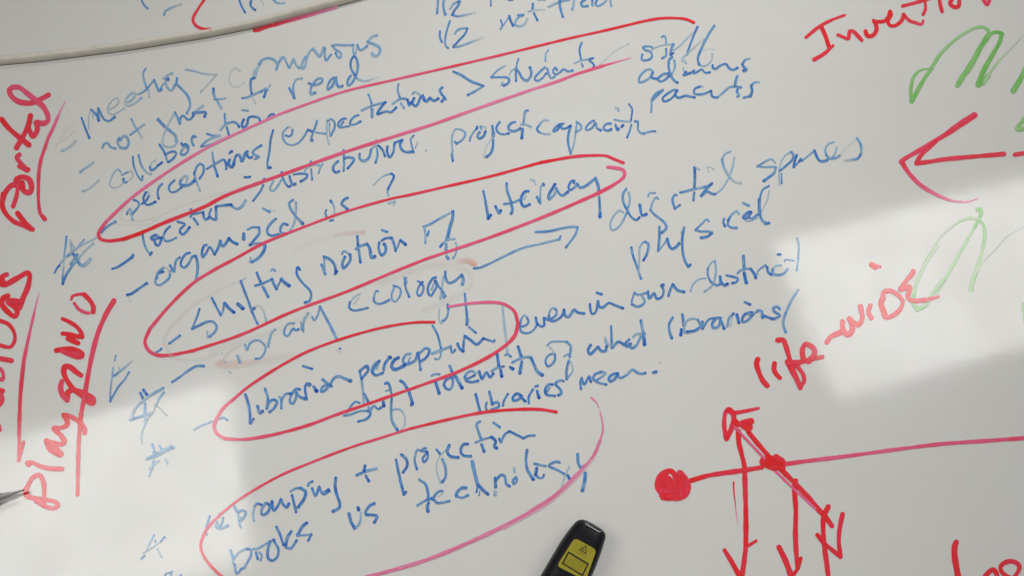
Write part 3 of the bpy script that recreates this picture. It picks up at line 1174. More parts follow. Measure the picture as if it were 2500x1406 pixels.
10 .8 1170,890 1110,920 1060,1000 1075,1025
10 .85 1075,1025 1200,1045 1170,1120
@b 680 1050 5 books | blue word "books" at the lower left of the bottom red loop
11 .9-.8 345,1125 290,1170 235,1275
8 .55 235,1280 370,1270 400,1265
9 .85 400,1265 365,1340
11 .9 155,1230 110,1300 85,1400
@b 300 1125 5 books2 | +books
10 .85 1875,800 1920,900 1960,1020
9 .7 1990,1050 2050,1060 2120,965
10 .6-.65 1315,1090 1350,1190 
8 .5 1350,1190 1420,1110 1500,1065
10 .75 1500,1065 1560,1080 1560,1150 1480,1300
9 .85 1365,1260 1390,1370 1450,1310
7 .5 1340,1200 1350,1250
8 .6 1590,1070 1650,1060 1740,1010 1790,980
10 .85 1800,975 1770,1080 1775,1180 1820,1210 1880,1170 1900,1080 1840,960
9 .8 1625,1110 1645,1190
8 .6 1665,1110 1695,1150 1680,1210
@b 680 1050 5 projection | blue word "projection" in the bottom red loop
10 .9 1435,355 1470,530 1530,780
9 .85 1530,780 1555,750
10 .85 1500,295 1560,350 1570,430 1520,510
8 .85 1660,330 1668,400 1690,470
8 .6-.85 1665,330 1680,260 1700,235 1745,250
8 .85 1800,215 1760,225 1760,250 1815,260 1760,340 1775,385 1825,320 1815,260
10 .85 1930,235 1975,290
5 .35 2060,220 1980,300 1935,380 1935,500 1980,640
10 .6-.9 2000,350 2035,440 2040,560 2000,625
10 .9 2085,180 2060,250 2090,310 2195,330
10 .85 2310,165 2260,170 2225,230 2250,300 2350,315
@b 950 1000 5 projection2 | +projection
9 .7 1110,140 1070,170 1090,260 1125,360
8 .6-.8 1055,395 1160,355 1250,330
11 .9 1250,330 1300,380 1285,440 1310,465
11 .85 1130,420 1160,505
9 .9 1345,350 1365,390
8 .7-.85 1365,390 1410,300 1470,260
9 .85 1470,260 1540,295 1640,345
9 .9 1640,345 1700,315 1775,310
9 .65 1275,155 1350,210
@b 950 1000 5 technology | blue word "technology" at the right end of the bottom red loop
10 .75-.85 370,850 440,900 475,1010 475,1090
11 .85 480,1130 465,1180 475,1235
8 .7 345,1165 430,1110 520,1075
9 .8 655,990 610,990 545,1060 530,1090
9 .8-.7 540,1080 580,1130 640,1130 735,1110
5 .25 600,1060 650,1020
11 .85 940,950 890,950 820,1020 825,1050
9 .75 830,1055 890,1070 960,1040
13 .6-.7 1015,630 1050,790 1085,920
8 .85 1085,920 1068,1000
11 .9 1100,925 1150,980 1205,1025
5 .6 1108,985 1100,1040
10 .85 1295,830 1300,940
10 .75 1300,860 1370,790 1410,810 1430,900 1470,930
5 .5 1290,985 1285,1040
5 .35 1315,990 1305,1050
9 .85 1550,820 1510,860 1520,900 1560,860 1550,820
9 .5 1530,700 1530,750
11 .8 1685,490 1670,600 1690,730 1760,845
9 .8-.5 1775,655 1910,685
11 .9 1800,710 1790,790
8 .8 1790,790 1830,830 1880,820 1890,790
9 .75 2080,640 2040,630 1950,680 2050,730 2140,780
6 .3 2200,690 2150,800 2110,930
10 .85 2180,800 2210,850
11 .75 2300,540 2310,650 2335,700
12 .75 2395,770 2390,850 2360,980
6 .8 2335,700 2375,680
@r 0 180 5 portal | thick red vertical word "Portal" at the left edge
13 .85-.7 590,262 500,310 400,355 300,360 200,330 130,260 115,200 150,170
13 .7 150,168 230,170 340,250 440,330 530,410 580,500
13 .75 580,500 585,570 530,610 450,595 440,600
12 .8 445,600 455,680 430,740 400,765 360,690 345,640 375,510
13 .9 370,520 350,620 290,750 200,905
13 .95 20,560 100,660 200,750 350,870
12 .8-.9 235,990 205,1020 240,1080 330,1180
13 .9 240,1130 330,1175 340,1170
@r 0 400 5 portal2 | +portal
12 .9 40,370 30,520 80,620 180,710 310,760 395,800
13 .95 215,605 290,700 370,780
11 .85 160,520 200,400 230,260 250,240
12 .85 225,270 150,260 70,340 35,430
13 .85 250,230 290,330 360,350 385,280 350,190 270,160 200,190 190,220
12 .95 270,230 280,300
@r 0 180 5 underline | tall curved red line along the right of "Portal"
3-7 .25-.5 795,340 740,450 690,560
7-9 .5-.7 700,540 640,680 590,780 550,900
9-8 .75-.8 550,900 500,1050 475,1200 468,1400 470,1560 490,1700 540,1780
11 .9 520,1740 548,1775
@r 0 0 1 loop | big faded pink loop round "perceptions/expectations > students"
7-6 .95-.9 1694,56 1676,48 1650,45 1610,46 1570,53 1520,65 1460,79 1400,92 1350,104
6-6 .85-.5 1350,104 1210,138 1090,166 950,198 840,224 740,258 680,280
6-8 .45-.55 680,280 600,316 500,364 400,426 320,484 260,540
8-9 .6-.95 260,540 242,566 241,577 248,585 256,587 270,588 300,584
9-8 1-.7 300,584 340,570 400,544 500,504 550,478 640,444 690,426
8-7 .7-.45 690,426 840,372 960,334 1050,306 1180,260 1290,222
7-7 .45-.65 1290,222 1370,196 1400,184 1470,162
6-3 .65-.3 1470,162 1540,142
@r 0 0 1 loop | long red loop round "shifting notion of literacy"
7-8 .75-.95 1522,398 1500,389 1480,381 1440,380 1400,383 1320,397
7-6 .95-.7 1320,397 1200,430 1100,453 1000,476 960,484 840,518 700,570
7-8 .8-.7 700,570 640,595 576,630 520,660 470,692 410,750 366,802
9-8 .75-.8 366,802 354,834 362,854 382,866 410,867 470,856
7-7 .85-.7 470,856 590,816 710,762 850,710 960,664 1040,632
7-8 .65-.7 1040,632 1100,612 1200,578 1340,524 1460,472
9-8 .7-.6 1460,472 1500,450 1524,430 1522,416 1506,411 1484,408
@r 0 0 1 loop | red open loop round "librarian perception"
6-7 .95-.8 1060,786 1010,787 930,800 830,828 750,858 700,884 650,914 600,948 570,974
8-9 .75-.6 570,974 545,996 530,1020 523,1040 530,1058 550,1070
8-7 .7-.85 550,1070 590,1072 650,1064 750,1038 820,1012 890,988 1000,950
7-9 .8-.75 1000,950 1050,932 1120,906 1210,860 1256,820 1265,790
8-6 .75-.45 1265,790 1256,760 1235,744 1210,738 1150,740 1096,748
@r 0 0 1 loop | big open red loop round the bottom two rows of words
8-7 .95-.8 1358,1005 1320,999 1260,999 1180,1006 1100,1022 1000,1046
6-6 .75-.8 1000,1046 930,1068 860,1090 760,1128 680,1162 580,1221 540,1253
7-7 .7-.8 540,1253 515,1278 500,1299 490,1333 500,1361 540,1405 590,1440
@p 0 0 1 loop_end | +loop
5-3 .5-.4 1444,970 1456,982 1463,995
3-5 .5-.6 1465,1003 1471,1030 1472,1050 1465,1075
7-10 .6-.6 1465,1075 1450,1110 1410,1156 1350,1212 1292,1250
10-9 .6-.6 1288,1254 1236,1280 1170,1312 1040,1366 880,1412
4 .3 1450,1118 1405,1170 1345,1224 1290,1258 1230,1290
@r 0 640 5 playground | thick red vertical word "Playground" left of the stars
6-8 .8 870,455 885,415 980,390 1030,390
12 .95 1030,395 1100,470 1140,550 1137,605
7-9 .7 905,500 960,570 1030,610 1085,620
9-12 .9-.95 765,690 850,730 940,790 990,860 1000,910
10-14 .95 765,870 850,880 930,905 1000,905
12 .95 830,930 900,965 950,985
12 .9 690,1075 780,1060 900,1060 1000,1110 1000,1145 940,1155 850,1120 770,1085
8 .7 880,1090 960,1120
@r 0 880 5 playground2 | +playground
13 .92 990,180 920,130 850,75 790,75 780,150 830,260 920,370 1010,430 1080,500 1130,520 1140,470 1060,410 950,370 890,355 830,390 820,480
13 .75 820,470 770,430 740,330 755,250
12-13 .8-.95 1035,880 1030,830 960,740 850,680 780,665
12 .95 780,665 820,740 820,780 740,820 655,825 750,920 785,990 740,1020 640,1000 560,975
14 .95 570,980 600,1060 650,1110 735,1150
15 .9 640,1010 680,1080 740,1140
14 .85 350,1260 345,1255
11 .9 330,1245 380,1240 500,1290 620,1315 760,1320
@r 0 1125 5 playground3 | +playground
13-10 .9 330,430 315,360 350,280 400,200 480,170 525,240 538,340 538,430
12-10 .85 325,415 400,450 560,470 680,500 710,540 650,575 550,550 440,490
14 .85 440,470 540,530
@r 0 0 1 underline | tall red line running down the right of "Playground"
12-11 .75-.8 278,734 260,764 240,810 226,860 215,915 208,956 198,1010
11-9 .95-.9 198,1010 192,1080 190,1160 189,1207
@r 0 640 5 left_word | red vertical word cut off by the left edge
13 .9 80,150 20,180 0,250 50,275 200,200 340,130 360,160 340,300 280,440 240,560
14 .95 20,200 40,260
13 .92 95,410 40,440 20,500 80,590 180,660 210,610 190,560 100,480 150,470 240,480
15 .92 150,500 220,490
10-9 .85-.95 -30,705 100,755 170,850 180,950 130,1030 60,1030 -30,1000
12 .9-.8 -30,1170 60,1185 140,1200
10 .75 -30,1280 20,1320 40,1380 30,1430 -30,1420
@r 0 880 5 left_word2 | +left_word
13 .9 -10,360 30,370
12 .85 -20,400 20,430 25,490 -15,540
8 .8 -5,790 2,850
@r 0 0 1 underline | tapering red line between the cut-off word and "Playground"
2-6 .3-.6 95,715 90,735 83,765
6-9 .6-.75 83,765 71,818 58,880
10-9 .8-.85 58,880 50,960 47,1040 46,1120 45,1124
9 .85 57,1079 53,1095 47,1115
@r 0 0 1 invention | red word "Invention" cut by the top right edge
9-7 .95-.8 1968,92 2000,66 2030,50 2062,38
10 .95 2006,68 2015,88 2025,118
10-8 .85 1988,146 2012,132 2034,112
@r 2000 0 5 invention2 | +invention
9 .9 230,430 290,455 355,475 375,385 420,390 470,440 520,495
10 .95 565,385 590,440 650,440 700,370 690,300 665,255
9 .95 670,270 800,260 850,200 865,140 880,190 840,260 860,310 920,320 1010,250 1030,180
8 .9-.7 1030,180 1100,255 1170,280 1250,300 1270,260
9 .9 1020,78 1150,45 1250,15 1360,-20
8 .9 1290,10 1298,110 1270,180
9 .9 1465,-20 1480,70 1500,145
10 .9 1620,-10 1600,50 1650,90 1700,80 1712,-10
9 .75 1995,-20 2050,60 2085,-10
@g 2000 0 5 green_letter | green looping capital M at the upper right
10-5 .95-.6 1125,1240 1120,1100 1150,950 1220,870 1300,845 1390,850
11-7 .9-.5 1130,1240 1250,1020 1360,850 1500,640 1700,460 1880,350 
8-9 .5-.95 1880,350 2000,335 2065,380 2065,450
14 .9-.75 2055,450 1960,600 1850,800 1740,960 1690,1045
7-9 .7-.95 2055,460 2130,400 2200,400 2235,415
10-14 1-.9 2230,420 2210,500 2100,700 2000,880 1940,1040
12 .8 1940,1035 1990,1020 2060,930
8-3 .5-.12 2020,1010 2080,900 2200,740 2350,590 2520,410
14 .85 2370,1110 2450,980 2530,830
@g 2000 250 5 green_fragment | cut-off green stroke at the right edge above the red arrow
11 .7 2520,190 2450,270 2415,330 2520,320
@r 2000 250 5 arrow | large red arrow pointing left below the green M
17-11 .85-.75 1895,160 1700,285 1550,390 1400,480
10-12 .7-.75 1400,480 1200,600 1060,680 1000,725
11-12 .85 1420,480 1330,560 1240,650 1190,740
11 .85 1190,745 1350,725 1500,700 1800,670 2255,632
11 .85 2390,640 2520,620
12-9 .85-.6 1005,725 1100,870 1250,1020 1450,1140
9-3 .6-.4 1450,1140 1600,1195 1750,1215 1850,1205 1940,1170
@g 2150 500 7.137 green_letter | pale green letter with a looping tail over the right reflection
11-9 .85 1690,80 1740,90 1745,170 1690,280 1640,390
6-9 .6-.5 1640,390 1450,720 1300,980 1100,1330 980,1520
4-5 .2-.3 580,1450 700,1150 850,850 1050,560 1250,380
5-8 .3-.5 1250,380 1400,280 1550,235 1700,250
8 .85-.7 1730,270 1800,360 1820,520 1800,680
8-12 .6-.5 1790,720 1740,920 1670,1150 1600,1350 1575,1490
5-3 .35-.1 1650,1200 1800,980 2000,780 2200,560 2500,380
@g 1800 600 5 green_tail | +green_letter
8 .3-.5 2440,0 2300,220 2200,430 2160,600 2150,700
11 .6 2155,600 2160,720 2200,770
11-9 .5 2200,775 2290,730 2400,560 2520,410
@r 1800 600 5 life_wide | red words "life-wide" across the right reflection
12 .9 1640,230 1690,265
8 .85 1690,240 1745,255
13 .9 1095,1175 1130,1120 1200,1080 1280,1050
13 .9 1285,920 1290,1020 1350,1085 1400,1040 1400,960 1370,890
13 .9 1370,890 1420,940 1480,960 1525,890 1505,740
12 .9 1625,730 1600,800 1635,880
11 .9 1790,840 1810,870 1900,850 1990,770 2020,680 1960,600 1870,550 1790,565 1775,640
13 .9 1780,640 1755,700 1800,830
12 .9 2150,310 2145,330 2060,430 1995,525
12 .88 1995,530 2050,520 2105,500 2100,560 2080,630 2150,670 2300,660
10-7 .85-.8 2300,660 2460,620
@r 1450 690 5 life_wide2 | +life_wide
13 .97 2000,935 1985,980 2010,1080 2060,1190 2115,1255
12 .97 2205,985 2200,1060 2230,1120 2270,1160
12 .9 2245,700 2310,700 2340,760 2390,930 2440,1080 2520,1280
@r 1800 800 8.333 life_wide3 | +life_wide
11 .85 1050,700 1100,700 1300,690 1560,630 1730,590
13 .88 1360,660 1330,560 1330,430 1390,330 1480,360 1570,450 1560,560 1450,680
12-11 .95-.85 1020,690 1150,950 1285,1170
10 .85 1300,1180 1355,1090 1345,960 1260,830 1170,740
12 .92 1060,720 1150,715 1270,720
@r 0 0 1 diagram | red sketch of joined dots and downward arrows at the lower right
14 .9 1612,1200 1606,1188 1610,1165 1625,1152 1640,1150 1650,1165 1656,1185 1648,1205 1632,1215 1616,1208
20 .93 1616,1190 1626,1168 1640,1180 1636,1200 1622,1198
18 .9 1622,1160 1640,1196
16 .95 1620,1212 1650,1210 1672,1206
18 .9 1660,1155 1672,1168 1678,1185 1672,1205 1655,1212 1640,1212
18 .9 1662,1165 1664,1200
12-12 .95-.9 1688,1172 1730,1160 1810,1148 1860,1140
11-10 .75-.6 1912,1133 1960,1126 2050,1115
9-10 .6-.65 2050,1115 2200,1095 2300,1083 2400,1076 2510,1068
12 .95 1803,1052 1804,1080 1810,1105 1817,1135 1819,1180 1821,1250 1821,1320 1820,1340 1813,1395 1808,1420
11-12 .95 1769,1342 1785,1368 1805,1404
8-7 .9 1822,1334 1835,1326 1846,1319
8 .85 1822,1340 1815,1380
4-3 .9-.7 1791,1176 1792,1200 1795,1225
3-1 .7-.3 1795,1225 1798,1255 1801,1278
11 .85 1772,1065 1768,1035 1772,1005 1780,998 1788,1004
12 .95 1778,1000 1790,1010 1792,1030
12 .92 1792,1020 1786,1045 1774,1070
13 .97 1795,1028 1802,1036
10-8 .9-.75 1790,1008 1820,1003 1852,996
16 .97 1820,1030 1826,1038
16 .97 1812,1032 1833,1028
16 .97 1816,1038 1830,1042
14 .95 1818,1040 1828,1048
11-13 .95 1828,1055 1850,1082 1870,1105 1880,1118
6 .6 1794,1042 1830,1080 1866,1118
24 1 1866,1126 1890,1136
22 1 1876,1122 1905,1126
20 1 1898,1124 1904,1130
16 1 1895,1115 1912,1128
12 .98 1888,1140 1912,1142
13 .95 1902,1140 1922,1160 1942,1180 1970,1210 2000,1245
13-11 .95-.9 2000,1245 2015,1260 2031,1283
6 .55 1890,1146 1935,1190 1990,1240
12 .95 1943,1172 1940,1190 1943,1245 1942,1305 1945,1360 1948,1385
12-16 .9 1902,1335 1918,1368 1930,1400
9 .9 1955,1362 1948,1385 1932,1410
12 .95 2022,1236 2011,1262 2010,1295 2012,1325 2018,1370 2024,1420
11 .95 1996,1305 2012,1325 2030,1340 2052,1358
11 .93 2052,1356 2048,1320 2050,1290 2057,1254
@r 2200 1237 8.32 bottom_word | thick red letters cut off at the bottom right corner
13-17 .9-.95 1120,710 1090,800 1090,1000 1130,1250 1170,1480
12 .9 1680,1450 1780,1320 1870,1270 1930,1330 1960,1450
11 .9 2300,1420 2390,1280 2400,1200 2330,1120 2220,1100 2100,1130 2020,1210 2050,1320 2150,1400 2250,1440
@g 0 0 1 green_fragment | green mark at the right edge beside "life-wide"
6 .5 2497,740 2500,770 2503,790
"""
WSCALE = {'b': 0.68, 'r': 1.05, 'p': 1.06, 'g': 1.0, 'o': 1.6, 'k': 1.25}
def parse():
    recs = []; cur = None
    for ln in INKDATA.strip().splitlines():
        ln = ln.strip()
        if not ln or ln[0] == '#': continue
        if ln[0] == '@':
            head, lab = ln[1:].split('|', 1)
            c, ox, oy, s, nm = head.split()
            cur = dict(c=c, o=(float(ox), float(oy)), s=float(s), name=nm, label=lab.strip(), st=[])
            recs.append(cur); continue
        tk = ln.split()
        def rng(x):
            q = x.split('-'); q = [float(v) for v in q if v != '']
            return (q[0], q[-1])
        pts = []
        for t in tk[2:]:
            x, y = t.split(',')
            pts.append((cur['o'][0] + float(x) / cur['s'], cur['o'][1] + float(y) / cur['s']))
        if len(pts) == 1: pts.append((pts[0][0] + 1, pts[0][1] + .5))
        w = rng(tk[0]); k = WSCALE[cur['c']]
        cur['st'].append(dict(w=(w[0] * k, w[1] * k), a=rng(tk[1]), p=pts, c=cur['c']))
    words = []
    for i, r in enumerate(recs):
        if not r['label'].startswith('+'): r['all'] = list(r['st']); words.append((i, r))
    for i, r in enumerate(recs):
        if r['label'].startswith('+'):
            key = r['label'][1:]
            before = [w for j, w in words if w['name'] == key and j < i]
            after = [w for j, w in words if w['name'] == key and j > i]
            (before[-1] if before else after[0])['all'] += r['st']
    return [w for j, w in words]

def resample(P, step=1.6):
    P = [np.array(p, float) for p in P]
    dense = []
    for i in range(len(P) - 1):
        p1 = P[i]; p2 = P[i + 1]
        p0 = P[i - 1] if i else 2 * p1 - p2
        p3 = P[i + 2] if i + 2 < len(P) else 2 * p2 - p1
        # centripetal Catmull-Rom
        t0 = 0; t1 = t0 + max(np.linalg.norm(p1 - p0), 1e-3) ** .5
        t2 = t1 + max(np.linalg.norm(p2 - p1), 1e-3) ** .5; t3 = t2 + max(np.linalg.norm(p3 - p2), 1e-3) ** .5
        n = max(3, int(np.linalg.norm(p2 - p1) / 1.0))
        for k in range(n):
            t = t1 + (t2 - t1) * k / n
            A1 = p0 * (t1 - t) / (t1 - t0) + p1 * (t - t0) / (t1 - t0)
            A2 = p1 * (t2 - t) / (t2 - t1) + p2 * (t - t1) / (t2 - t1)
            A3 = p2 * (t3 - t) / (t3 - t2) + p3 * (t - t2) / (t3 - t2)
            B1 = A1 * (t2 - t) / (t2 - t0) + A2 * (t - t0) / (t2 - t0)
            B2 = A2 * (t3 - t) / (t3 - t1) + A3 * (t - t1) / (t3 - t1)
            dense.append(B1 * (t2 - t) / (t2 - t1) + B2 * (t - t1) / (t2 - t1))
    dense.append(P[-1])
    D = np.array(dense)
    L = np.concatenate([[0], np.cumsum(np.linalg.norm(np.diff(D, axis=0), axis=1))])
    n = max(3, int(L[-1] / step) + 1)
    s = np.linspace(0, L[-1], n)
    return np.stack([np.interp(s, L, D[:, 0]), np.interp(s, L, D[:, 1])], 1), s

DOWN = np.array([0.35, 0.94])   # photograph's lower right: the side where the ink runs thin and its soft shadow is painted
def ribbon(st, sid, z0, rnd):
    C, s = resample(st['p'])
    L = s[-1]
    # unsteady hand
    w = np.interp(s, [0, max(L, 1e-3)], st['w'])
    a = np.interp(s, [0, max(L, 1e-3)], st['a'])
    if st['c'] == 'k': a = a * 0.42
    if st['c'] == 'o': a = a * 0.5
    a = a ** {'b': 1.48, 'r': 1.35, 'p': 1.2, 'g': 1.3, 'o': 1.25, 'k': 1.0}[st['c']]
    ph = rnd.random() * 9
    w = w * (1 + 0.07 * np.sin(s / 17 + ph) + 0.04 * np.sin(s / 6.1 + 2 * ph))
    a = a * (1 + 0.07 * np.sin(s / 31 + ph))
    if st['c'] == 'b':      # ink pools where the tip stops
        a = a * (1 + 0.45 * np.exp(-((L - s) / 3.5) ** 2) + 0.2 * np.exp(-(s / 3.0) ** 2))
        w = w * (1 + 0.14 * np.exp(-((L - s) / 3.5) ** 2))
    r = w / 2
    # round ends: lengthen the line by about half a width
    t0 = C[0] - C[1]; t0 /= max(np.linalg.norm(t0), 1e-6)
    t1 = C[-1] - C[-2]; t1 /= max(np.linalg.norm(t1), 1e-6)
    e = [0.45, 0.75, 0.95]
    pre = [(C[0] + t0 * r[0] * q, r[0] * math.sqrt(1 - q * q)) for q in e[::-1]]
    post = [(C[-1] + t1 * r[-1] * q, r[-1] * math.sqrt(1 - q * q)) for q in e]
    P = np.array([p for p, _ in pre] + list(C) + [p for p, _ in post])
    R = np.array([q for _, q in pre] + list(r) + [q for _, q in post])
    A = np.array([a[0] * f for f in (.8, .9, 1)] + list(a) + [a[-1] * f for f in (1, .9, .8)])
    S = np.concatenate([[s[0] - 3, s[0] - 2, s[0] - 1], s, [L + 1, L + 2, L + 3]])
    T = np.gradient(P, axis=0); T /= np.maximum(np.linalg.norm(T, axis=1), 1e-6)[:, None]
    for _ in range(2):
        T[1:-1] = (T[:-2] + 2 * T[1:-1] + T[2:]) / 4
        T /= np.maximum(np.linalg.norm(T, axis=1), 1e-6)[:, None]
    Nn = np.stack([-T[:, 1], T[:, 0]], 1)
    shadow_halo = {'b': 0.42, 'r': 0.07, 'p': 0.14, 'g': 0.2, 'o': 0.2, 'k': 0.2}[st['c']]  # soft shadow beside each stroke, painted as fading ink cover
    thin = {'b': 0.45, 'r': 0.12, 'p': 0.25, 'g': 0.25, 'o': 0.2, 'k': 0.1}[st['c']]
    cols = (-1.55, -1.08, -0.78, 0.0, 0.78, 1.08, 1.55)
    V = []; Dn = []; Fl = []
    soft = st['c'] in 'ok'
    n = len(P)
    for i in range(n):
        f = float(Nn[i] @ DOWN)
        for c in cols:
            sd = f if c > 0 else -f
            low = max(0.0, sd) if c else 0.0
            if abs(c) > 1.5: cv = 0.0; reach = 1.08 + 0.47 * low
            elif abs(c) > 1: cv = shadow_halo * low; reach = 1.08
            elif c != 0: cv = 1 - thin * low; reach = 0.80
            else: cv = 1 - 0.12 * thin; reach = 0
            if soft: cv = {0: 1.0, 1: 0.45}.get(0 if c == 0 else (1 if abs(c) < 1 else 2), 0.0)
            dn = A[i]
            q = P[i] + Nn[i] * R[i] * reach * (1 if c > 0 else -1 if c < 0 else 0)
            p3 = table_point(q[0], q[1], z0)
            V.append((p3[0], p3[1], z0 + 1.2e-5 * i / n)); Dn.append((dn, cv))
            Fl.append((S[i] / 22.0, c * 1.9 + sid * 3.7, sid * 0.731))
    k = len(cols); F = []
    for i in range(n - 1):
        for j in range(k - 1):
            F.append((i * k + j, i * k + j + 1, (i + 1) * k + j + 1, (i + 1) * k + j))
    return V, F, Dn, Fl, P, R

KINDS = {'loop', 'arrow', 'star', 'dash', 'greater_than_sign', 'question_mark', 'plus_sign', 'slash', 'underline', 'arc', 'hook',
         'smear', 'oval2', 'ghost_loop', 'oval', 'faint_dashes', 'dot', 'bar', 'diagram', 'specks', 'fraction', 'fragment', 'green_letter', 'green_fragment'}
RENAME = {'oval': 'faded_oval', 'oval2': 'ghost_line', 'faint_dashes': 'dash', 'specks': 'ink_speck', 'green_letter': 'letter', 'green_fragment': 'letter', 'fragment': 'letter', 'smear': 'ink_smear',
          'ghost_loop': 'ghost_line', 'dot': 'ink_dot', 'bar': 'vertical_bar', 'diagram': 'sketch_diagram'}
def write_all():
    rnd = random.Random(5)
    placed = []; sid = 0
    for w in parse():
        high = 'upper board' in w['label']
        VV = []; FF = []; DD = []; LL = []; mats = []; mi = []
        for st in w['all']:
            pts = np.array(st['p']); r = max(st['w']) + 3
            bb = (pts[:, 0].min() - r, pts[:, 1].min() - r, pts[:, 0].max() + r, pts[:, 1].max() + r)
            used = {l for b, l in placed if not (b[2] < bb[0] or b[0] > bb[2] or b[3] < bb[1] or b[1] > bb[3])}
            lay = 0
            while lay in used: lay += 1
            placed.append((bb, lay))
            z0 = (RISE if high else 0.0) + 0.00010 + lay * 0.000016
            V, F, Dn, Fl, _, _ = ribbon(st, sid, z0, rnd); sid += 1
            o = len(VV)
            VV += V; DD += Dn; LL += Fl
            FF += [tuple(i + o for i in f) for f in F]
            if st['c'] not in mats: mats.append(st['c'])
            mi += [mats.index(st['c'])] * len(F)
        nm = w['name'] if w['name'] in KINDS else 'handwritten_word'
        nm = RENAME.get(nm, nm)
        me = mesh(nm, VV, FF)
        for c in mats: me.materials.append(INKMAT[c])
        me.polygons.foreach_set('material_index', mi)
        at = me.attributes.new('dens', 'FLOAT', 'POINT'); at.data.foreach_set('value', [q[0] for q in DD])
        at = me.attributes.new('cover', 'FLOAT', 'POINT'); at.data.foreach_set('value', [q[1] for q in DD])
        at = me.attributes.new('flow', 'FLOAT_VECTOR', 'POINT'); at.data.foreach_set('vector', np.array(LL).ravel())
        me.update()
        ob = link(nm, me, None, table_high if high else table_low)
        ob['label'] = w['label'].replace('"', "'")
write_all()

# ------------------------------------------------------------ laser pointer
ZM = 0.0085; ZT = 0.0172          # height of the widest line and of the top
AX = np.array([-0.5, 0.866]); PX = np.array([0.866, 0.5])
def pp(s, q, z):
    """s along the pointer, q across it, in photograph units, lifted onto height z"""
    u = AX * s + PX * q
    return table_point(u[0], u[1], z)
M_RUBBER = plain_material("dark_soft_plastic", (0.0050, 0.0050, 0.0085), 0.38, 0.30, 0.15, 900, 0.00001)
M_TIP = plain_material("smoky_clear_plastic", (0.24, 0.245, 0.255), 0.22, 0.8, 0.2, 500)
M_LENS = plain_material("grey_lens", (0.38, 0.39, 0.40), 0.2, 0.6, 0.15, 800)
M_YEL = plain_material("yellow_sticker", (0.36, 0.31, 0.024), 0.4, 0.4, 0.06, 350)
M_BLK = plain_material("black_print", (0.022, 0.020, 0.006), 0.5, 0.3)
M_OLV = plain_material("small_print", (0.20, 0.17, 0.018), 0.5, 0.3)
ptr = thing("laser_pointer", tuple(pp(470, 1897, 0)), "black handheld laser pointer with a yellow warning sticker at the bottom edge", "laser pointer")
inv = Matrix.Translation(-Vector(ptr.location))
def local(me): me.transform(inv); return me
secs = [(384.5, 1895, 22, .30), (385.5, 1896, 27, .48), (388, 1896, 33, .66), (392, 1895.5, 38, .80), (398, 1895, 41.5, .88), (408, 1895, 44, .93), (425, 1895.5, 47.5, .97),
        (445, 1896.5, 50.5, .99), (465, 1897.5, 53, 1), (490, 1899, 54.5, 1), (520, 1900, 56, 1), (560, 1901, 57, 1), (620, 1902, 58, 1.02), (720, 1902, 57, 1.03), (820, 1902, 54, 1),
        (900, 1902, 49, .92), (940, 1902, 42, .8), (955, 1902, 32, .6), (960, 1902, 20, .4)]
def cross(sv, qc, hw, hf, n=40):
    out = []
    for k in range(n):
        a = 2 * math.pi * k / n
        ca, sa = math.cos(a), math.sin(a)
        ex = 2 / 2.9
        x = math.copysign(abs(ca) ** ex, ca); z = math.copysign(abs(sa) ** ex, sa)
        zz = ZM + z * (ZT - ZM) * hf if z > 0 else ZM + z * (ZM - 0.0002) * hf
        out.append(pp(sv, qc, ZM) + (pp(sv, qc + hw, ZM) - pp(sv, qc, ZM)) * x + np.array([0, 0, zz - ZM]))
    return out
# denser, smooth interpolation of the sections
import bisect
def sec_at(sv):
    i = min(max(bisect.bisect([q[0] for q in secs], sv) - 1, 0), len(secs) - 2)
    a, b = secs[i], secs[i + 1]; t = (sv - a[0]) / (b[0] - a[0])
    return tuple(a[j] + (b[j] - a[j]) * t for j in range(4))
vs = []; fs = []; n = 40
for sc_ in secs: vs += cross(*sc_)
for i in range(len(secs) - 1):
    for k in range(n):
        fs.append((i * n + k, (i + 1) * n + k, (i + 1) * n + (k + 1) % n, i * n + (k + 1) % n))
fs.append(tuple(range(n))); fs.append(tuple(range((len(secs) - 1) * n + n - 1, (len(secs) - 1) * n - 1, -1)))
me = local(mesh("body", vs, fs, True))
bmn = bmesh.new(); bmn.from_mesh(me); bmesh.ops.recalc_face_normals(bmn, faces=bmn.faces); bmn.to_mesh(me); bmn.free()
body = link("body", me, M_RUBBER, ptr)
sub = body.modifiers.new("smooth", 'SUBSURF'); sub.levels = 1; sub.render_levels = 2

def plate(name, outline, z, th, mat, parent, bevel=0.0):
    """flat shape with thickness; outline = (s, q) pairs in photograph units at height z"""
    P = [pp(s_, q_, z + th) for s_, q_ in outline]
    n_ = len(P)
    v_ = [(p[0], p[1], z + th) for p in P] + [(p[0], p[1], z) for p in P]
    f_ = [tuple(range(n_)), tuple(range(2 * n_ - 1, n_ - 1, -1))] + [(i, i + n_, (i + 1) % n_ + n_, (i + 1) % n_) for i in range(n_)]
    me_ = local(mesh(name, v_, f_))
    b_ = bmesh.new(); b_.from_mesh(me_); bmesh.ops.recalc_face_normals(b_, faces=b_.faces); b_.to_mesh(me_); b_.free()
    o = link(name, me_, mat, parent); return o
def round_quad(c, r, n_=7):
    out = []
    m = len(c)
    for i in range(m):
        p = np.array(c[i], float); a = np.array(c[i - 1], float) - p; b = np.array(c[(i + 1) % m], float) - p
        a = p + a / np.linalg.norm(a) * r; b = p + b / np.linalg.norm(b) * r
        for k in range(n_):
            t = k / (n_ - 1)
            out.append(tuple(a * (1 - t) ** 2 + p * 2 * t * (1 - t) + b * t * t))
    return out
def sq(x, y):      # zoomed photograph (origin 1250,1206, scale 7.03) -> s, q
    u = np.array([1250 + x / 7.03, 1206 + y / 7.03]); return (float(u @ AX), float(u @ PX))
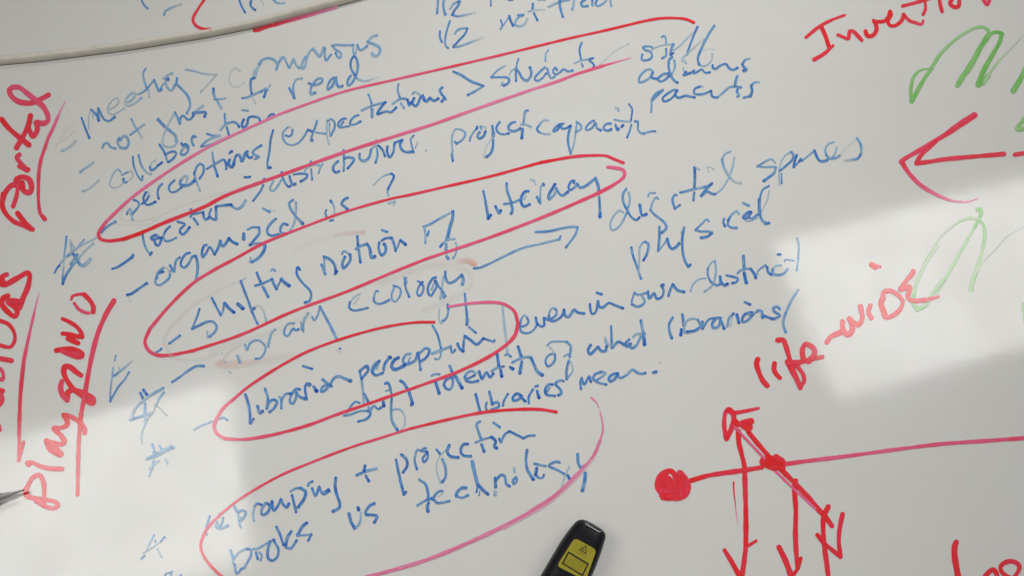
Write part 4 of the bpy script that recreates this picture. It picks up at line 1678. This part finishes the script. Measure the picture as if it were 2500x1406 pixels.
# smoky window sloping across the front end
def sloped(name, outline, z0_, z1_, s0_, s1_, th, mat, parent):
    zf = lambda sv: z0_ + (z1_ - z0_) * (sv - s0_) / (s1_ - s0_)
    P = [(pp(a_, b_, zf(a_)), zf(a_)) for a_, b_ in outline]; n_ = len(P)
    v_ = [(p[0], p[1], z) for p, z in P] + [(p[0], p[1], z - th) for p, z in P]
    f_ = [tuple(range(n_)), tuple(range(2 * n_ - 1, n_ - 1, -1))] + [(i, i + n_, (i + 1) % n_ + n_, (i + 1) % n_) for i in range(n_)]
    me_ = local(mesh(name, v_, f_))
    b_ = bmesh.new(); b_.from_mesh(me_); bmesh.ops.recalc_face_normals(b_, faces=b_.faces); b_.to_mesh(me_); b_.free()
    return link(name, me_, mat, parent)
win = sloped("front_window", round_quad([(382.6, 1871), (393.5, 1878), (393.5, 1916), (382.6, 1925)], 4), 0.0124, 0.0170, 383, 394, 0.0025, M_TIP, ptr)
sloped("lens", round_quad([(383.2, 1890), (391.0, 1892), (391.0, 1904), (383.2, 1906)], 2.5), 0.0126, 0.0172, 383, 394, 0.0015, M_LENS, win)
quad = [sq(1078, 745), sq(1452, 950), sq(1265, 1478), sq(768, 1225)]
sticker = plate("warning_sticker", round_quad(quad, 11), ZT - 0.0001, 0.00035, M_YEL, ptr)
ZS = ZT + 0.00027
def line(p, q, w):
    p = np.array(p); q = np.array(q); d = (q - p) / np.linalg.norm(q - p); nn = np.array([-d[1], d[0]]) * w / 2; d = d * w / 2
    return [tuple(p - d + nn), tuple(q + d + nn), tuple(q + d - nn), tuple(p - d - nn)]
def outline_print(name, pts, w, mat):
    vs_ = []; fs_ = []
    for i in range(len(pts)):
        for s_, q_ in line(pts[i], pts[(i + 1) % len(pts)], w):
            p = pp(s_, q_, ZS); vs_.append((p[0], p[1], ZS + i * 4e-6))
        fs_.append((len(vs_) - 4, len(vs_) - 3, len(vs_) - 2, len(vs_) - 1))
    return link(name, local(mesh(name, vs_, fs_)), mat, sticker)
outline_print("printed_frame", [sq(972, 993), sq(1305, 1192), sq(1208, 1388), sq(872, 1182)], 4.0, M_BLK)
outline_print("warning_triangle", [sq(1272, 888), sq(1160, 945), sq(1270, 1012)], 2.0, M_BLK)
c0 = np.array(sq(1232, 943))
vs_ = []; fs_ = []
for k in range(16):
    a = 2 * math.pi * k / 16; rr = 2.7 if k % 2 == 0 else 1.2
    p = pp(c0[0] + rr * math.cos(a), c0[1] + rr * math.sin(a), ZS); vs_.append((p[0], p[1], ZS + 3e-5))
link("laser_burst", local(mesh("laser_burst", vs_, [tuple(range(16))])), M_BLK, sticker)
def print_lines(name, rows, mat):
    rnd = random.Random(3); vs_ = []; fs_ = []
    for (x0, y0, x1, y1) in rows:
        t = 0.0
        while t < 1:
            t2 = min(1.0, t + rnd.uniform(0.05, 0.16))
            a = np.array(sq(x0 + (x1 - x0) * t, y0 + (y1 - y0) * t)); b = np.array(sq(x0 + (x1 - x0) * t2, y0 + (y1 - y0) * t2))
            for s_, q_ in line(a, b, 1.15):
                p = pp(s_, q_, ZS); vs_.append((p[0], p[1], ZS + 2e-5))
            fs_.append((len(vs_) - 4, len(vs_) - 3, len(vs_) - 2, len(vs_) - 1))
            t = t2 + 0.05
    return link(name, local(mesh(name, vs_, fs_)), mat, sticker)
rows = [(1110, 950, 1290, 1060), (1095, 985, 1300, 1105)]
for k in range(7):
    x0, y0 = 1005 - k * 15, 1040 + k * 26
    rows.append((x0, y0, x0 + 262 - 3 * k, y0 + 158 - 2 * k))
print_lines("small_print", rows, M_OLV)
# the little bright catch on the right flank: the side button's highlight, built as a pale sliver
glint = mesh("side_glint", [tuple(pp(s_, q_, z_)) for s_, q_, z_ in [(452, 1946.5, .0105), (468, 1950, .0105), (468, 1949, .0125), (452, 1945.5, .0125), (452, 1943, .009), (468, 1946, .009)]],
             [(0, 1, 2, 3), (0, 4, 5, 1), (3, 2, 5, 4), (0, 3, 4), (1, 5, 2)])
link("side_glint", local(glint), M_TIP, ptr)

# ------------------------------------------------------------ red marker at the left edge
tip = table_point(58.5, 1195.5, 0.0035); back = table_point(0, 1212.5, 0.0035)   # the pen lies on its barrel
axis = (back - tip) / np.linalg.norm(back - tip)
mk = thing("marker_pen", tuple(tip), "fine-tipped red marker poking in from the left edge, only its tip showing", "marker")
M_NIB = plain_material("red_felt", (0.13, 0.005, 0.014), 0.6, 0.2)
M_COLLAR = plain_material("grey_plastic", (0.40, 0.37, 0.36), 0.35, 0.5, 0.05)
M_BARREL = plain_material("dark_red_plastic", (0.13, 0.006, 0.018), 0.3, 0.5)
side = np.cross(axis, [0, 0, 1]); side /= np.linalg.norm(side); upv = np.cross(side, axis)
MM = 0.001
def lathe(name, prof, mat, parent, n_=28):
    vs_ = []; fs_ = []
    for d_, r_ in prof:
        for k in range(n_):
            a = 2 * math.pi * k / n_
            vs_.append(tuple(axis * d_ * MM + (side * math.cos(a) + upv * math.sin(a)) * r_ * MM))
    for i in range(len(prof) - 1):
        for k in range(n_):
            fs_.append((i * n_ + k, i * n_ + (k + 1) % n_, (i + 1) * n_ + (k + 1) % n_, (i + 1) * n_ + k))
    fs_.append(tuple(range(n_))); fs_.append(tuple(range(len(vs_) - 1, len(vs_) - n_ - 1, -1)))
    me_ = mesh(name, vs_, fs_, True)
    b_ = bmesh.new(); b_.from_mesh(me_); bmesh.ops.recalc_face_normals(b_, faces=b_.faces); b_.to_mesh(me_); b_.free()
    return link(name, me_, mat, parent)
lathe("nib", [(-.1, .10), (0, .28), (.4, .42), (1.2, .45)], M_NIB, mk)
lathe("nib_holder", [(.45, .50), (.6, .62), (3, .70), (6.6, .85), (6.8, .9), (7.2, 1.25), (7.8, 1.4), (9, 1.5), (12, 1.75), (15.5, 2.0)], M_COLLAR, mk)
lathe("barrel", [(15.5, 2.05), (15.9, 2.4), (18, 2.9), (24, 3.3), (30, 3.4), (110, 3.4), (122, 3.4), (124, 3.1), (125, 2.6)], M_BARREL, mk)
# printed red flash running down the holder
vs_ = []; fs_ = []
for k in range(9):
    d_ = 10.6 + k * .61; r_ = np.interp(d_, [9, 12, 15.5], [1.5, 1.75, 2.0]) + .05
    wdt = .25 + .16 * k
    for j in range(7):
        a = .75 - wdt + wdt * 1.7 * j / 6
        vs_.append(tuple(axis * d_ * MM + (side * math.cos(a) + upv * math.sin(a)) * r_ * MM))
        if k and j: fs_.append((7 * k - 8 + j, 7 * k - 7 + j, 7 * k + j, 7 * k - 1 + j))
link("red_flash", mesh("red_flash", vs_, fs_), M_NIB, mk)
# keep the pen resting on the table
mk.location = (tip[0], tip[1], tip[2])
